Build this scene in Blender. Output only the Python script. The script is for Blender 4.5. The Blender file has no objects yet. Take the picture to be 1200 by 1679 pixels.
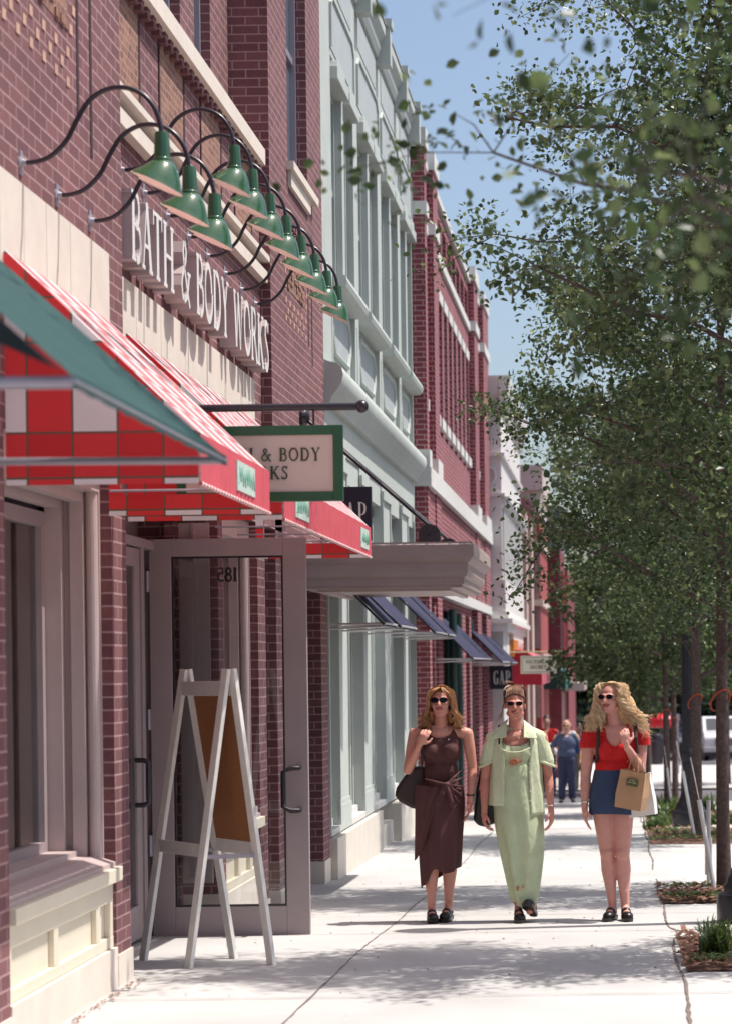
import bpy, bmesh, math, random
import numpy as np
from mathutils import Vector, Matrix, noise
S = bpy.context.scene
R = math.radians

# ------------------------------------------------------------------ camera, sky, sun, exposure
cam_d = bpy.data.cameras.new("camera"); cam = bpy.data.objects.new("camera", cam_d)
S.collection.objects.link(cam); S.camera = cam
cam_d.sensor_fit = 'VERTICAL'; cam_d.sensor_height = 36.0
cam_d.lens = 3600.0 / 1679.0 * 36.0
cam_d.shift_x = -410.0 / 1679.0
cam_d.shift_y = 250.5 / 1679.0
cam_d.clip_start = 0.2; cam_d.clip_end = 3000
cam_d.dof.use_dof = True; cam_d.dof.focus_distance = 16.0; cam_d.dof.aperture_fstop = 3.1
cam.matrix_world = Matrix.Translation((0, 0, 1.75)) @ Matrix.Rotation(R(90), 4, 'X') @ Matrix.Rotation(R(-0.72), 4, 'Z')

SUN_EL, SUN_AZ = 66.0, 80.0      # azimuth clockwise from +Y (street direction)
W = bpy.data.worlds.new("World"); S.world = W; W.use_nodes = True
nt = W.node_tree; nt.nodes.clear()
sky = nt.nodes.new('ShaderNodeTexSky'); sky.sky_type = 'NISHITA'; sky.sun_disc = False
sky.sun_elevation = R(SUN_EL); sky.sun_rotation = R(SUN_AZ)
sky.air_density = 1.0; sky.dust_density = 3.0; sky.ozone_density = 1.0
bg = nt.nodes.new('ShaderNodeBackground'); bg.inputs[1].default_value = 0.12
wo = nt.nodes.new('ShaderNodeOutputWorld')
nt.links.new(sky.outputs[0], bg.inputs[0]); nt.links.new(bg.outputs[0], wo.inputs[0])
sun_d = bpy.data.lights.new("sun", 'SUN'); sun = bpy.data.objects.new("sun", sun_d)
S.collection.objects.link(sun)
sun_d.energy = 4.2; sun_d.angle = R(0.5); sun_d.color = (1.0, 0.95, 0.88)
sdir = Vector((math.cos(R(SUN_EL)) * math.sin(R(SUN_AZ)), math.cos(R(SUN_EL)) * math.cos(R(SUN_AZ)), math.sin(R(SUN_EL))))
sun.rotation_euler = sdir.to_track_quat('Z', 'Y').to_euler(); sun.location = (20, 10, 40)
S.view_settings.view_transform = 'Standard'; S.view_settings.look = 'None'
S.view_settings.exposure = 0.52; S.view_settings.gamma = 1.0
S.render.film_transparent = False
S.cycles.max_bounces = 8; S.cycles.transparent_max_bounces = 12

# ------------------------------------------------------------------ materials
MATS = {}
def _new(name):
    m = bpy.data.materials.new(name); m.use_nodes = True
    n = m.node_tree.nodes; l = m.node_tree.links
    b = n['Principled BSDF']; MATS[name] = m
    return m, n, l, b
def _math(n, l, op, a, b=None, c=None):
    k = n.new('ShaderNodeMath'); k.operation = op
    for i, v in enumerate((a, b, c)):
        if v is None: continue
        if isinstance(v, (int, float)): k.inputs[i].default_value = v
        else: l.new(v, k.inputs[i])
    return k.outputs[0]
def _mix(n, l, fac, a, b):
    k = n.new('ShaderNodeMix'); k.data_type = 'RGBA'
    if isinstance(fac, (int, float)): k.inputs[0].default_value = fac
    else: l.new(fac, k.inputs[0])
    for i, v in ((6, a), (7, b)):
        if isinstance(v, tuple): k.inputs[i].default_value = (*v[:3], 1)
        else: l.new(v, k.inputs[i])
    return k.outputs[2]
def _noise(n, l, scale, detail=4, vec=None, rough=0.6):
    k = n.new('ShaderNodeTexNoise'); k.inputs['Scale'].default_value = scale
    k.inputs['Detail'].default_value = detail; k.inputs['Roughness'].default_value = rough
    if vec is not None: l.new(vec, k.inputs['Vector'])
    return k.outputs['Fac']
def _pos(n): return n.new('ShaderNodeNewGeometry').outputs['Position']
def _bump(n, l, b, h, strength=0.3, dist=0.01):
    k = n.new('ShaderNodeBump'); k.inputs['Strength'].default_value = strength
    k.inputs['Distance'].default_value = dist
    l.new(h, k.inputs['Height']); l.new(k.outputs[0], b.inputs['Normal'])

def plain(name, col, rough=0.6, var=0.12, scale=6.0, metal=0.0, bump=0.0, spec=0.5, trans=0.0, coat=0.0):
    """solid paint/cloth/metal with mild mottling; optional translucency"""
    m, n, l, b = _new(name)
    g = _pos(n); f = _noise(n, l, scale, 5, g)
    d = tuple(c * (1 - var) for c in col); u = tuple(min(1, c * (1 + var)) for c in col)
    mr = n.new('ShaderNodeMapRange'); mr.inputs[1].default_value = 0.3; mr.inputs[2].default_value = 0.7
    l.new(f, mr.inputs[0])
    c = _mix(n, l, mr.outputs[0], d, u)
    l.new(c, b.inputs['Base Color'])
    b.inputs['Roughness'].default_value = rough; b.inputs['Metallic'].default_value = metal
    b.inputs['Specular IOR Level'].default_value = spec
    b.inputs['Coat Weight'].default_value = coat
    if bump: _bump(n, l, b, _noise(n, l, scale * 8, 3, g), bump, 0.004)
    if trans:
        t = n.new('ShaderNodeBsdfTranslucent'); l.new(c, t.inputs[0])
        mx = n.new('ShaderNodeMixShader'); mx.inputs[0].default_value = trans
        l.new(b.outputs[0], mx.inputs[1]); l.new(t.outputs[0], mx.inputs[2])
        l.new(mx.outputs[0], n['Material Output'].inputs[0])
    return m

def _wallvec(n, l):
    """u runs along the wall whichever way it faces, v is height"""
    g = n.new('ShaderNodeNewGeometry')
    sp = n.new('ShaderNodeSeparateXYZ'); l.new(g.outputs['Position'], sp.inputs[0])
    sn = n.new('ShaderNodeSeparateXYZ'); l.new(g.outputs['True Normal'], sn.inputs[0])
    ax = _math(n, l, 'ABSOLUTE', sn.outputs[0])
    isx = _math(n, l, 'GREATER_THAN', ax, 0.6)
    u = _math(n, l, 'ADD', _math(n, l, 'MULTIPLY', sp.outputs[1], isx),
              _math(n, l, 'MULTIPLY', sp.outputs[0], _math(n, l, 'SUBTRACT', 1.0, isx)))
    cb = n.new('ShaderNodeCombineXYZ'); l.new(u, cb.inputs[0]); l.new(sp.outputs[2], cb.inputs[1])
    return cb.outputs[0], g.outputs['Position'], u, sp.outputs[2]

def brick(name, c1, c2, mortar, bw=0.213, rh=0.0700, ms=0.009, off=0.5):
    m, n, l, b = _new(name)
    v, pos, u, z = _wallvec(n, l)
    t = n.new('ShaderNodeTexBrick'); l.new(v, t.inputs['Vector'])
    t.inputs['Scale'].default_value = 1.0; t.inputs['Mortar Size'].default_value = ms
    t.inputs['Mortar Smooth'].default_value = 0.15; t.inputs['Brick Width'].default_value = bw
    t.inputs['Row Height'].default_value = rh; t.offset = off
    t.inputs['Bias'].default_value = 0.0
    t.inputs['Color1'].default_value = (*c1, 1); t.inputs['Color2'].default_value = (*c2, 1)
    t.inputs['Mortar'].default_value = (*mortar, 1)
    f1 = _noise(n, l, 1.3, 5, pos); f2 = _noise(n, l, 40, 3, pos)
    hs = n.new('ShaderNodeHueSaturation'); l.new(t.outputs[0], hs.inputs['Color'])
    val = _math(n, l, 'ADD', _math(n, l, 'MULTIPLY', f1, 0.5), _math(n, l, 'MULTIPLY', f2, 0.5))
    val = _math(n, l, 'ADD', _math(n, l, 'MULTIPLY', val, 1.25), 0.37)
    l.new(val, hs.inputs['Value'])
    l.new(hs.outputs[0], b.inputs['Base Color']); b.inputs['Roughness'].default_value = 0.9
    h = _math(n, l, 'SUBTRACT', _math(n, l, 'MULTIPLY', f2, 0.3), t.outputs['Fac'])
    _bump(n, l, b, h, 0.6, 0.006)
    return m

def gingham(name, mode, vz=1.0, r1=(0.62, 0.03, 0.035), r2=(0.72, 0.045, 0.05)):
    """red and white checked canvas, 20 cm cells with fine grey-green seams"""
    m, n, l, b = _new(name)
    g = n.new('ShaderNodeNewGeometry'); sp = n.new('ShaderNodeSeparateXYZ'); l.new(g.outputs['Position'], sp.inputs[0])
    u = sp.outputs[0] if mode == 'x' else sp.outputs[1]
    uu = _math(n, l, 'DIVIDE', _math(n, l, 'ADD', u, 50.39), 0.2)
    vv = _math(n, l, 'DIVIDE', _math(n, l, 'MULTIPLY', _math(n, l, 'ADD', sp.outputs[2], 7.2), vz), 0.2)
    eu = _math(n, l, 'LESS_THAN', _math(n, l, 'MODULO', uu, 2.0), 1.0)
    ev = _math(n, l, 'LESS_THAN', _math(n, l, 'MODULO', vv, 2.0), 1.0)
    w = _math(n, l, 'MULTIPLY', eu, ev) if mode == 'x' else _math(n, l, 'COMPARE', eu, ev, 0.1)
    fu = _math(n, l, 'LESS_THAN', _math(n, l, 'FRACT', uu), 0.05)
    fv = _math(n, l, 'LESS_THAN', _math(n, l, 'FRACT', vv), 0.05)
    ln = _math(n, l, 'MAXIMUM', fu, fv)
    dk = _math(n, l, 'MAXIMUM', eu, ev)
    red = _mix(n, l, dk, r1, r2)
    c = _mix(n, l, w, red, (0.80, 0.77, 0.78))
    c = _mix(n, l, ln, c, (0.16, 0.10, 0.07))
    f = _noise(n, l, 3.0, 4, g.outputs['Position'])
    hs = n.new('ShaderNodeHueSaturation'); l.new(c, hs.inputs['Color'])
    l.new(_math(n, l, 'ADD', _math(n, l, 'MULTIPLY', f, 0.3), 0.86), hs.inputs['Value'])
    l.new(hs.outputs[0], b.inputs['Base Color']); b.inputs['Roughness'].default_value = 0.55
    t = n.new('ShaderNodeBsdfTranslucent'); l.new(hs.outputs[0], t.inputs[0])
    mx = n.new('ShaderNodeMixShader'); mx.inputs[0].default_value = 0.4
    l.new(b.outputs[0], mx.inputs[1]); l.new(t.outputs[0], mx.inputs[2])
    l.new(mx.outputs[0], n['Material Output'].inputs[0])
    return m

def glassmat(name, tint=(0.9, 0.92, 0.93), base=0.05, rough=0.0):
    m, n, l, b = _new(name)
    tr = n.new('ShaderNodeBsdfTransparent'); tr.inputs[0].default_value = (*tint, 1)
    gl = n.new('ShaderNodeBsdfGlossy'); gl.inputs['Roughness'].default_value = rough
    fr = n.new('ShaderNodeFresnel'); fr.inputs[0].default_value = 1.5
    mx = n.new('ShaderNodeMixShader')
    l.new(_math(n, l, 'ADD', fr.outputs[0], base), mx.inputs[0])
    l.new(tr.outputs[0], mx.inputs[1]); l.new(gl.outputs[0], mx.inputs[2])
    l.new(mx.outputs[0], n['Material Output'].inputs[0])
    return m

def concrete(name, c1, c2, sc=1.0, stains=True):
    m, n, l, b = _new(name)
    g = _pos(n)
    f = _noise(n, l, 0.7 * sc, 6, g); f2 = _noise(n, l, 60, 3, g); f3 = _noise(n, l, 260, 2, g)
    mr = n.new('ShaderNodeMapRange'); mr.inputs[1].default_value = 0.3; mr.inputs[2].default_value = 0.7
    l.new(f, mr.inputs[0])
    c = _mix(n, l, mr.outputs[0], c1, c2)
    hs = n.new('ShaderNodeHueSaturation'); l.new(c, hs.inputs['Color'])
    l.new(_math(n, l, 'ADD', _math(n, l, 'ADD', _math(n, l, 'MULTIPLY', f2, 0.16), _math(n, l, 'MULTIPLY', f3, 0.2)), 0.82), hs.inputs['Value'])
    out = hs.outputs[0]
    if stains:
        v = n.new('ShaderNodeTexVoronoi'); v.inputs['Scale'].default_value = 1.9; l.new(g, v.inputs['Vector'])
        k = _math(n, l, 'LESS_THAN', _math(n, l, 'ADD', v.outputs['Distance'], _math(n, l, 'MULTIPLY', f2, 0.03)), 0.045)
        out = _mix(n, l, _math(n, l, 'MULTIPLY', k, 0.45), out, (0.2, 0.17, 0.15))
    l.new(out, b.inputs['Base Color']); b.inputs['Roughness'].default_value = 0.9
    _bump(n, l, b, f2, 0.15, 0.003)
    return m

def leafmat(name, c1, c2, c3):
    m, n, l, b = _new(name)
    a = n.new('ShaderNodeAttribute'); a.attribute_name = 'tone'
    cr = n.new('ShaderNodeValToRGB'); e = cr.color_ramp.elements
    e[0].color = (*c1, 1); e[1].color = (*c3, 1); e[1].position = 1.0
    x = e.new(0.6); x.color = (*c2, 1)
    l.new(a.outputs['Fac'], cr.inputs[0])
    l.new(cr.outputs[0], b.inputs['Base Color']); b.inputs['Roughness'].default_value = 0.38
    t = n.new('ShaderNodeBsdfTranslucent'); 
    hs = n.new('ShaderNodeHueSaturation'); hs.inputs['Value'].default_value = 1.5; hs.inputs['Hue'].default_value = 0.48
    l.new(cr.outputs[0], hs.inputs['Color']); l.new(hs.outputs[0], t.inputs[0])
    mx = n.new('ShaderNodeMixShader'); mx.inputs[0].default_value = 0.4
    l.new(b.outputs[0], mx.inputs[1]); l.new(t.outputs[0], mx.inputs[2])
    l.new(mx.outputs[0], n['Material Output'].inputs[0])
    return m

BR1 = brick('brick_plum', (0.190, 0.076, 0.082), (0.135, 0.052, 0.060), (0.34, 0.205, 0.205), ms=0.006)
BR1B = brick('brick_rough_panel', (0.30, 0.15, 0.10), (0.16, 0.07, 0.06), (0.34, 0.20, 0.16), bw=0.075, rh=0.05, ms=0.006)
BR3 = brick('brick_red', (0.235, 0.052, 0.066), (0.175, 0.036, 0.048), (0.40, 0.24, 0.25), ms=0.0075)
BR5 = plain('red_far_brick', (0.27, 0.040, 0.040), 0.85, 0.25, 3)
BR6 = plain('dark_red_far_brick', (0.15, 0.020, 0.030), 0.85, 0.25, 3)
LITEBR = plain('buff_brick', (0.50, 0.30, 0.23), 0.9, 0.15, 12)
STONE = plain('limestone', (0.66, 0.58, 0.51), 0.85, 0.06, 5, bump=0.1)
STONEW = plain('white_stone', (0.58, 0.57, 0.55), 0.85, 0.07, 5, bump=0.1)
CREAM = plain('cream_paint', (0.68, 0.61, 0.49), 0.55, 0.04, 4)
GREEN = plain('pale_green_stucco', (0.42, 0.455, 0.43), 0.8, 0.05, 3, bump=0.08)
GREEND = plain('panel_green_stucco', (0.36, 0.395, 0.40), 0.8, 0.05, 3)
MAUVE = plain('taupe_metal_paint', (0.32, 0.255, 0.262), 0.45, 0.05, 4)
TAUPE = plain('taupe_canopy_paint', (0.36, 0.275, 0.265), 0.5, 0.06, 4)
WPAINT = plain('white_paint', (0.74, 0.73, 0.70), 0.5, 0.04, 7)
LETTER = plain('white_letter', (0.72, 0.70, 0.68), 0.4, 0.03, 7)
BLACK = plain('black_metal', (0.018, 0.012, 0.02), 0.3, 0.2, 5, spec=0.6)
POSTB = plain('post_dark_metal', (0.011, 0.011, 0.020), 0.35, 0.2, 6, spec=0.6)
LGREEN = plain('green_enamel', (0.024, 0.085, 0.034), 0.18, 0.1, 6, coat=0.6)
LPINK = plain('lamp_inner_white', (0.80, 0.62, 0.54), 0.5, 0.05, 6)
SGREEN = plain('sign_green', (0.016, 0.085, 0.035), 0.35, 0.1, 6)
SIGNBEIGE = plain('sign_beige', (0.60, 0.47, 0.41), 0.6, 0.03, 6)
TEXTG = plain('sign_text_dark', (0.035, 0.045, 0.02), 0.6, 0.05, 6)
NAVY = plain('navy_sign', (0.012, 0.010, 0.028), 0.35, 0.1, 6)
NAVYC = plain('navy_canvas', (0.030, 0.030, 0.075), 0.7, 0.08, 9, trans=0.28)
TEAL = plain('teal_canvas', (0.026, 0.088, 0.086), 0.75, 0.08, 4, trans=0.35)
TEALD = plain('dark_teal_hem', (0.006, 0.014, 0.016), 0.8, 0.1, 4)
GREYM = plain('grey_metal_bar', (0.34, 0.31, 0.36), 0.35, 0.06, 6, metal=0.3)
REDV = plain('red_canvas', (0.74, 0.13, 0.165), 0.6, 0.08, 6, trans=0.3)  # valance red lightened, its sunlit pink is in the colour
REDD = plain('crimson_canvas', (0.40, 0.012, 0.035), 0.7, 0.1, 6, trans=0.25)
PINKC = plain('pink_stripe_canvas', (0.85, 0.30, 0.38), 0.7, 0.1, 6, trans=0.25)
GRNC = plain('dark_green_canvas', (0.008, 0.05, 0.04), 0.7, 0.1, 6, trans=0.1)
LOGO = plain('pale_teal_print', (0.46, 0.56, 0.50), 0.7, 0.1, 20)
LOGOD = plain('green_print', (0.20, 0.40, 0.32), 0.7, 0.1, 20)
GX = gingham('check_canvas_end', 'x'); GY = gingham('check_canvas_slope', 'y', 1.46, (.72, .10, .12), (.80, .24, .26))  # slope reds paler: sunlit pink of the same canvas put into the colour
GLASS = glassmat('clear_glass', base=0.03); GLASSW = glassmat('shop_glass', (0.80, 0.82, 0.84), base=0.22)
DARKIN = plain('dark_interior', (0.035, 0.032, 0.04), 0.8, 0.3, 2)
GREYIN = plain('window_shade_grey', (0.52, 0.47, 0.50), 0.6, 0.15, 2)
GLUP = plain('upper_window_glass', (0.10, 0.12, 0.15), 0.06, 0.1, 1.0, spec=0.9)
CONC = concrete('sidewalk_concrete', (0.39, 0.375, 0.365), (0.51, 0.495, 0.48))
ASPH = concrete('asphalt', (0.085, 0.078, 0.088), (0.12, 0.11, 0.125), 1.0, False)
JOINT = plain('joint_dirt', (0.17, 0.13, 0.115), 0.9, 0.35, 14)
MULCH = plain('mulch_bed', (0.17, 0.085, 0.055), 0.95, 0.5, 30, bump=0.6)
CHIP = plain('mulch_chip', (0.24, 0.12, 0.08), 0.95, 0.4, 50)
BARK = plain('bark', (0.11, 0.075, 0.065), 0.95, 0.45, 24, bump=0.8)
ORING = plain('orange_tie', (0.42, 0.05, 0.02), 0.6, 0.1, 10)
CORK = plain('cork_board', (0.36, 0.145, 0.055), 0.9, 0.12, 60, bump=0.2)
EASEL = plain('easel_paint', (0.80, 0.76, 0.71), 0.55, 0.06, 12)
LEAF = leafmat('leaf', (0.026, 0.050, 0.018), (0.075, 0.120, 0.042), (0.25, 0.31, 0.13))
LEAFF = leafmat('leaf_far', (0.022, 0.04, 0.022), (0.05, 0.08, 0.045), (0.12, 0.16, 0.09))
GRASS = leafmat('grass_blade', (0.03, 0.06, 0.015), (0.075, 0.13, 0.035), (0.18, 0.25, 0.09))

def hairmat(name, c1, c2, c3):
    m, n, l, b = _new(name); a = n.new('ShaderNodeAttribute'); a.attribute_name = 'tone'; cr = n.new('ShaderNodeValToRGB'); e = cr.color_ramp.elements
    e[0].color = (*c1, 1); e[1].color = (*c3, 1); x = e.new(.5); x.color = (*c2, 1)
    l.new(a.outputs['Fac'], cr.inputs[0]); l.new(cr.outputs[0], b.inputs['Base Color']); b.inputs['Roughness'].default_value = .42; b.inputs['Specular IOR Level'].default_value = .4
    return m
# ------------------------------------------------------------------ mesh helpers
class MB:
    def __init__(s): s.v = []; s.f = []; s.mi = []
    def add(s, vs, fs, mi=0):
        o = len(s.v); s.v += [tuple(p) for p in vs]
        s.f += [tuple(i + o for i in f) for f in fs]; s.mi += [mi] * len(fs)
        return s
    def box(s, x0, x1, y0, y1, z0, z1, mi=0):
        if x0 > x1: x0, x1 = x1, x0
        if y0 > y1: y0, y1 = y1, y0
        if z0 > z1: z0, z1 = z1, z0
        v = [(x0,y0,z0),(x1,y0,z0),(x1,y1,z0),(x0,y1,z0),(x0,y0,z1),(x1,y0,z1),(x1,y1,z1),(x0,y1,z1)]
        return s.add(v, [(0,3,2,1),(4,5,6,7),(0,1,5,4),(1,2,6,5),(2,3,7,6),(3,0,4,7)], mi)
    def bar(s, p, q, w, t=None, up=(0,0,1), mi=0):
        """rectangular bar from p to q"""
        p = Vector(p); q = Vector(q); t = t or w; d = (q - p).normalized(); u = Vector(up)
        if abs(d.dot(u)) > 0.99: u = Vector((0, 1, 0))
        a = d.cross(u).normalized() * w / 2; b = d.cross(a).normalized() * t / 2
        v = [p-a-b, p+a-b, p+a+b, p-a+b, q-a-b, q+a-b, q+a+b, q-a+b]
        return s.add(v, [(0,3,2,1),(4,5,6,7),(0,1,5,4),(1,2,6,5),(2,3,7,6),(3,0,4,7)], mi)
    def tube(s, path, r, n=8, mi=0, cap=True):
        path = [Vector(p) for p in path]; k = len(path)
        rr = [r] * k if isinstance(r, (int, float)) else list(r)
        o = len(s.v); prev = None
        for i, p in enumerate(path):
            d = (path[min(i+1, k-1)] - path[max(i-1, 0)])
            if d.length < 1e-9: d = Vector((0, 0, 1))
            d.normalize()
            if prev is None:
                a = d.orthogonal().normalized()
            else:
                a = prev - d * prev.dot(d)
                a = a.normalized() if a.length > 1e-6 else d.orthogonal().normalized()
            prev = a; b = d.cross(a)
            for j in range(n):
                t = 2 * math.pi * j / n
                s.v.append(tuple(p + (a * math.cos(t) + b * math.sin(t)) * rr[i]))
        for i in range(k - 1):
            for j in range(n):
                s.f.append((o+i*n+j, o+i*n+(j+1) % n, o+(i+1)*n+(j+1) % n, o+(i+1)*n+j)); s.mi.append(mi)
        if cap:
            s.f.append(tuple(o + j for j in reversed(range(n)))); s.mi.append(mi)
            s.f.append(tuple(o + (k-1)*n + j for j in range(n))); s.mi.append(mi)
        return s
    def lathe(s, prof, c=(0,0,0), M=None, n=24, mi=0, squash=None):
        """profile [(r,z)] round local z, placed by matrix M then offset c"""
        o = len(s.v)
        for r, z in prof:
            for j in range(n):
                t = 2 * math.pi * j / n
                p = Vector((r * math.cos(t), r * math.sin(t), z))
                if M: p = M @ p
                s.v.append((p.x + c[0], p.y + c[1], p.z + c[2]))
        for i in range(len(prof) - 1):
            for j in range(n):
                s.f.append((o+i*n+j, o+i*n+(j+1) % n, o+(i+1)*n+(j+1) % n, o+(i+1)*n+j)); s.mi.append(mi)
        s.f.append(tuple(o + j for j in reversed(range(n)))); s.mi.append(mi)
        s.f.append(tuple(o + (len(prof)-1)*n + j for j in range(n))); s.mi.append(mi)
        return s
    def prism(s, poly, a0, a1, axis='y', mi=0):
        """extrude 2D polygon along an axis. axis y: poly=(x,z); x: poly=(y,z); z: poly=(x,y)"""
        k = len(poly)
        def P(p, a):
            return {'y': (p[0], a, p[1]), 'x': (a, p[0], p[1]), 'z': (p[0], p[1], a)}[axis]
        v = [P(p, a0) for p in poly] + [P(p, a1) for p in poly]
        f = [tuple(range(k)), tuple(reversed(range(k, 2*k)))]
        f += [(i, k+i, k+(i+1) % k, (i+1) % k) for i in range(k)]
        return s.add(v, f, mi)
    def quad(s, a, b, c, d, mi=0): return s.add([a, b, c, d], [(0, 1, 2, 3)], mi)
    def sphere(s, c, r, n=12, mi=0, sc=(1,1,1)):
        k = n // 2; prof = [(max(1e-4, r*math.sin(math.pi*i/k)), -r*math.cos(math.pi*i/k)) for i in range(k+1)]
        M = Matrix.Diagonal((*sc, 1)).to_3x3()
        return s.lathe(prof, c, M, n, mi)
    def build(s, name, mat, parent=None, smooth=False, bevel=0.0, fixn=True):
        me = bpy.data.meshes.new(name); me.from_pydata(s.v, [], s.f)
        for mm in (mat if isinstance(mat, (list, tuple)) else [mat]): me.materials.append(mm)
        if isinstance(mat, (list, tuple)): me.polygons.foreach_set('material_index', s.mi)
        if fixn:
            bm = bmesh.new(); bm.from_mesh(me); bmesh.ops.recalc_face_normals(bm, faces=bm.faces); bm.to_mesh(me); bm.free()
        if smooth: me.polygons.foreach_set('use_smooth', [True] * len(me.polygons))
        me.update()
        o = bpy.data.objects.new(name, me); S.collection.objects.link(o)
        if parent:
            o.parent = parent
            if parent.type == 'EMPTY': o.matrix_parent_inverse = Matrix.Translation(-Vector(parent.location))
        if bevel:
            b = o.modifiers.new('bevel', 'BEVEL'); b.width = bevel; b.segments = 2; b.limit_method = 'ANGLE'
        if smooth:
            try: me.set_sharp_from_angle(angle=R(40))
            except Exception: pass
        return o
def tag(o, label=None, cat=None, group=None, kind=None):
    if label: o['label'] = label
    if cat: o['category'] = cat
    if group: o['group'] = group
    if kind: o['kind'] = kind
    return o
def thing(name, label, cat, loc=(0,0,0), group=None):
    o = bpy.data.objects.new(name, None); S.collection.objects.link(o)
    o.location = loc; o.empty_display_size = 0.2
    return tag(o, label, cat, group)
def copy_tree(o, parent=None):
    c = o.copy(); S.collection.objects.link(c)
    if parent: c.parent = parent
    for ch in list(o.children): copy_tree(ch, c)
    return c
def place(root, loc, rz=0.0, sc=1.0):
    root.location = loc; root.rotation_euler = (0, 0, rz); root.scale = (sc, sc, sc); return root

GP = [(-60, .06), (0, .06), (11.8, .055), (15.7, -.07), (20.5, -.24), (27, -.32), (46, -1.12), (90, -2.25), (160, -4.0), (500, -9.0), (1500, -12)]
def gz(y):
    for (a, za), (b, zb) in zip(GP, GP[1:]):
        if y <= b: return za + (zb - za) * (y - a) / (b - a)
    return GP[-1][1]
def arc(cx, cz, r, a0, a1, n=8, ry=None):
    ry = ry or r
    return [(cx + r*math.cos(R(a0 + (a1-a0)*i/n)), cz + ry*math.sin(R(a0 + (a1-a0)*i/n))) for i in range(n+1)]

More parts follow.
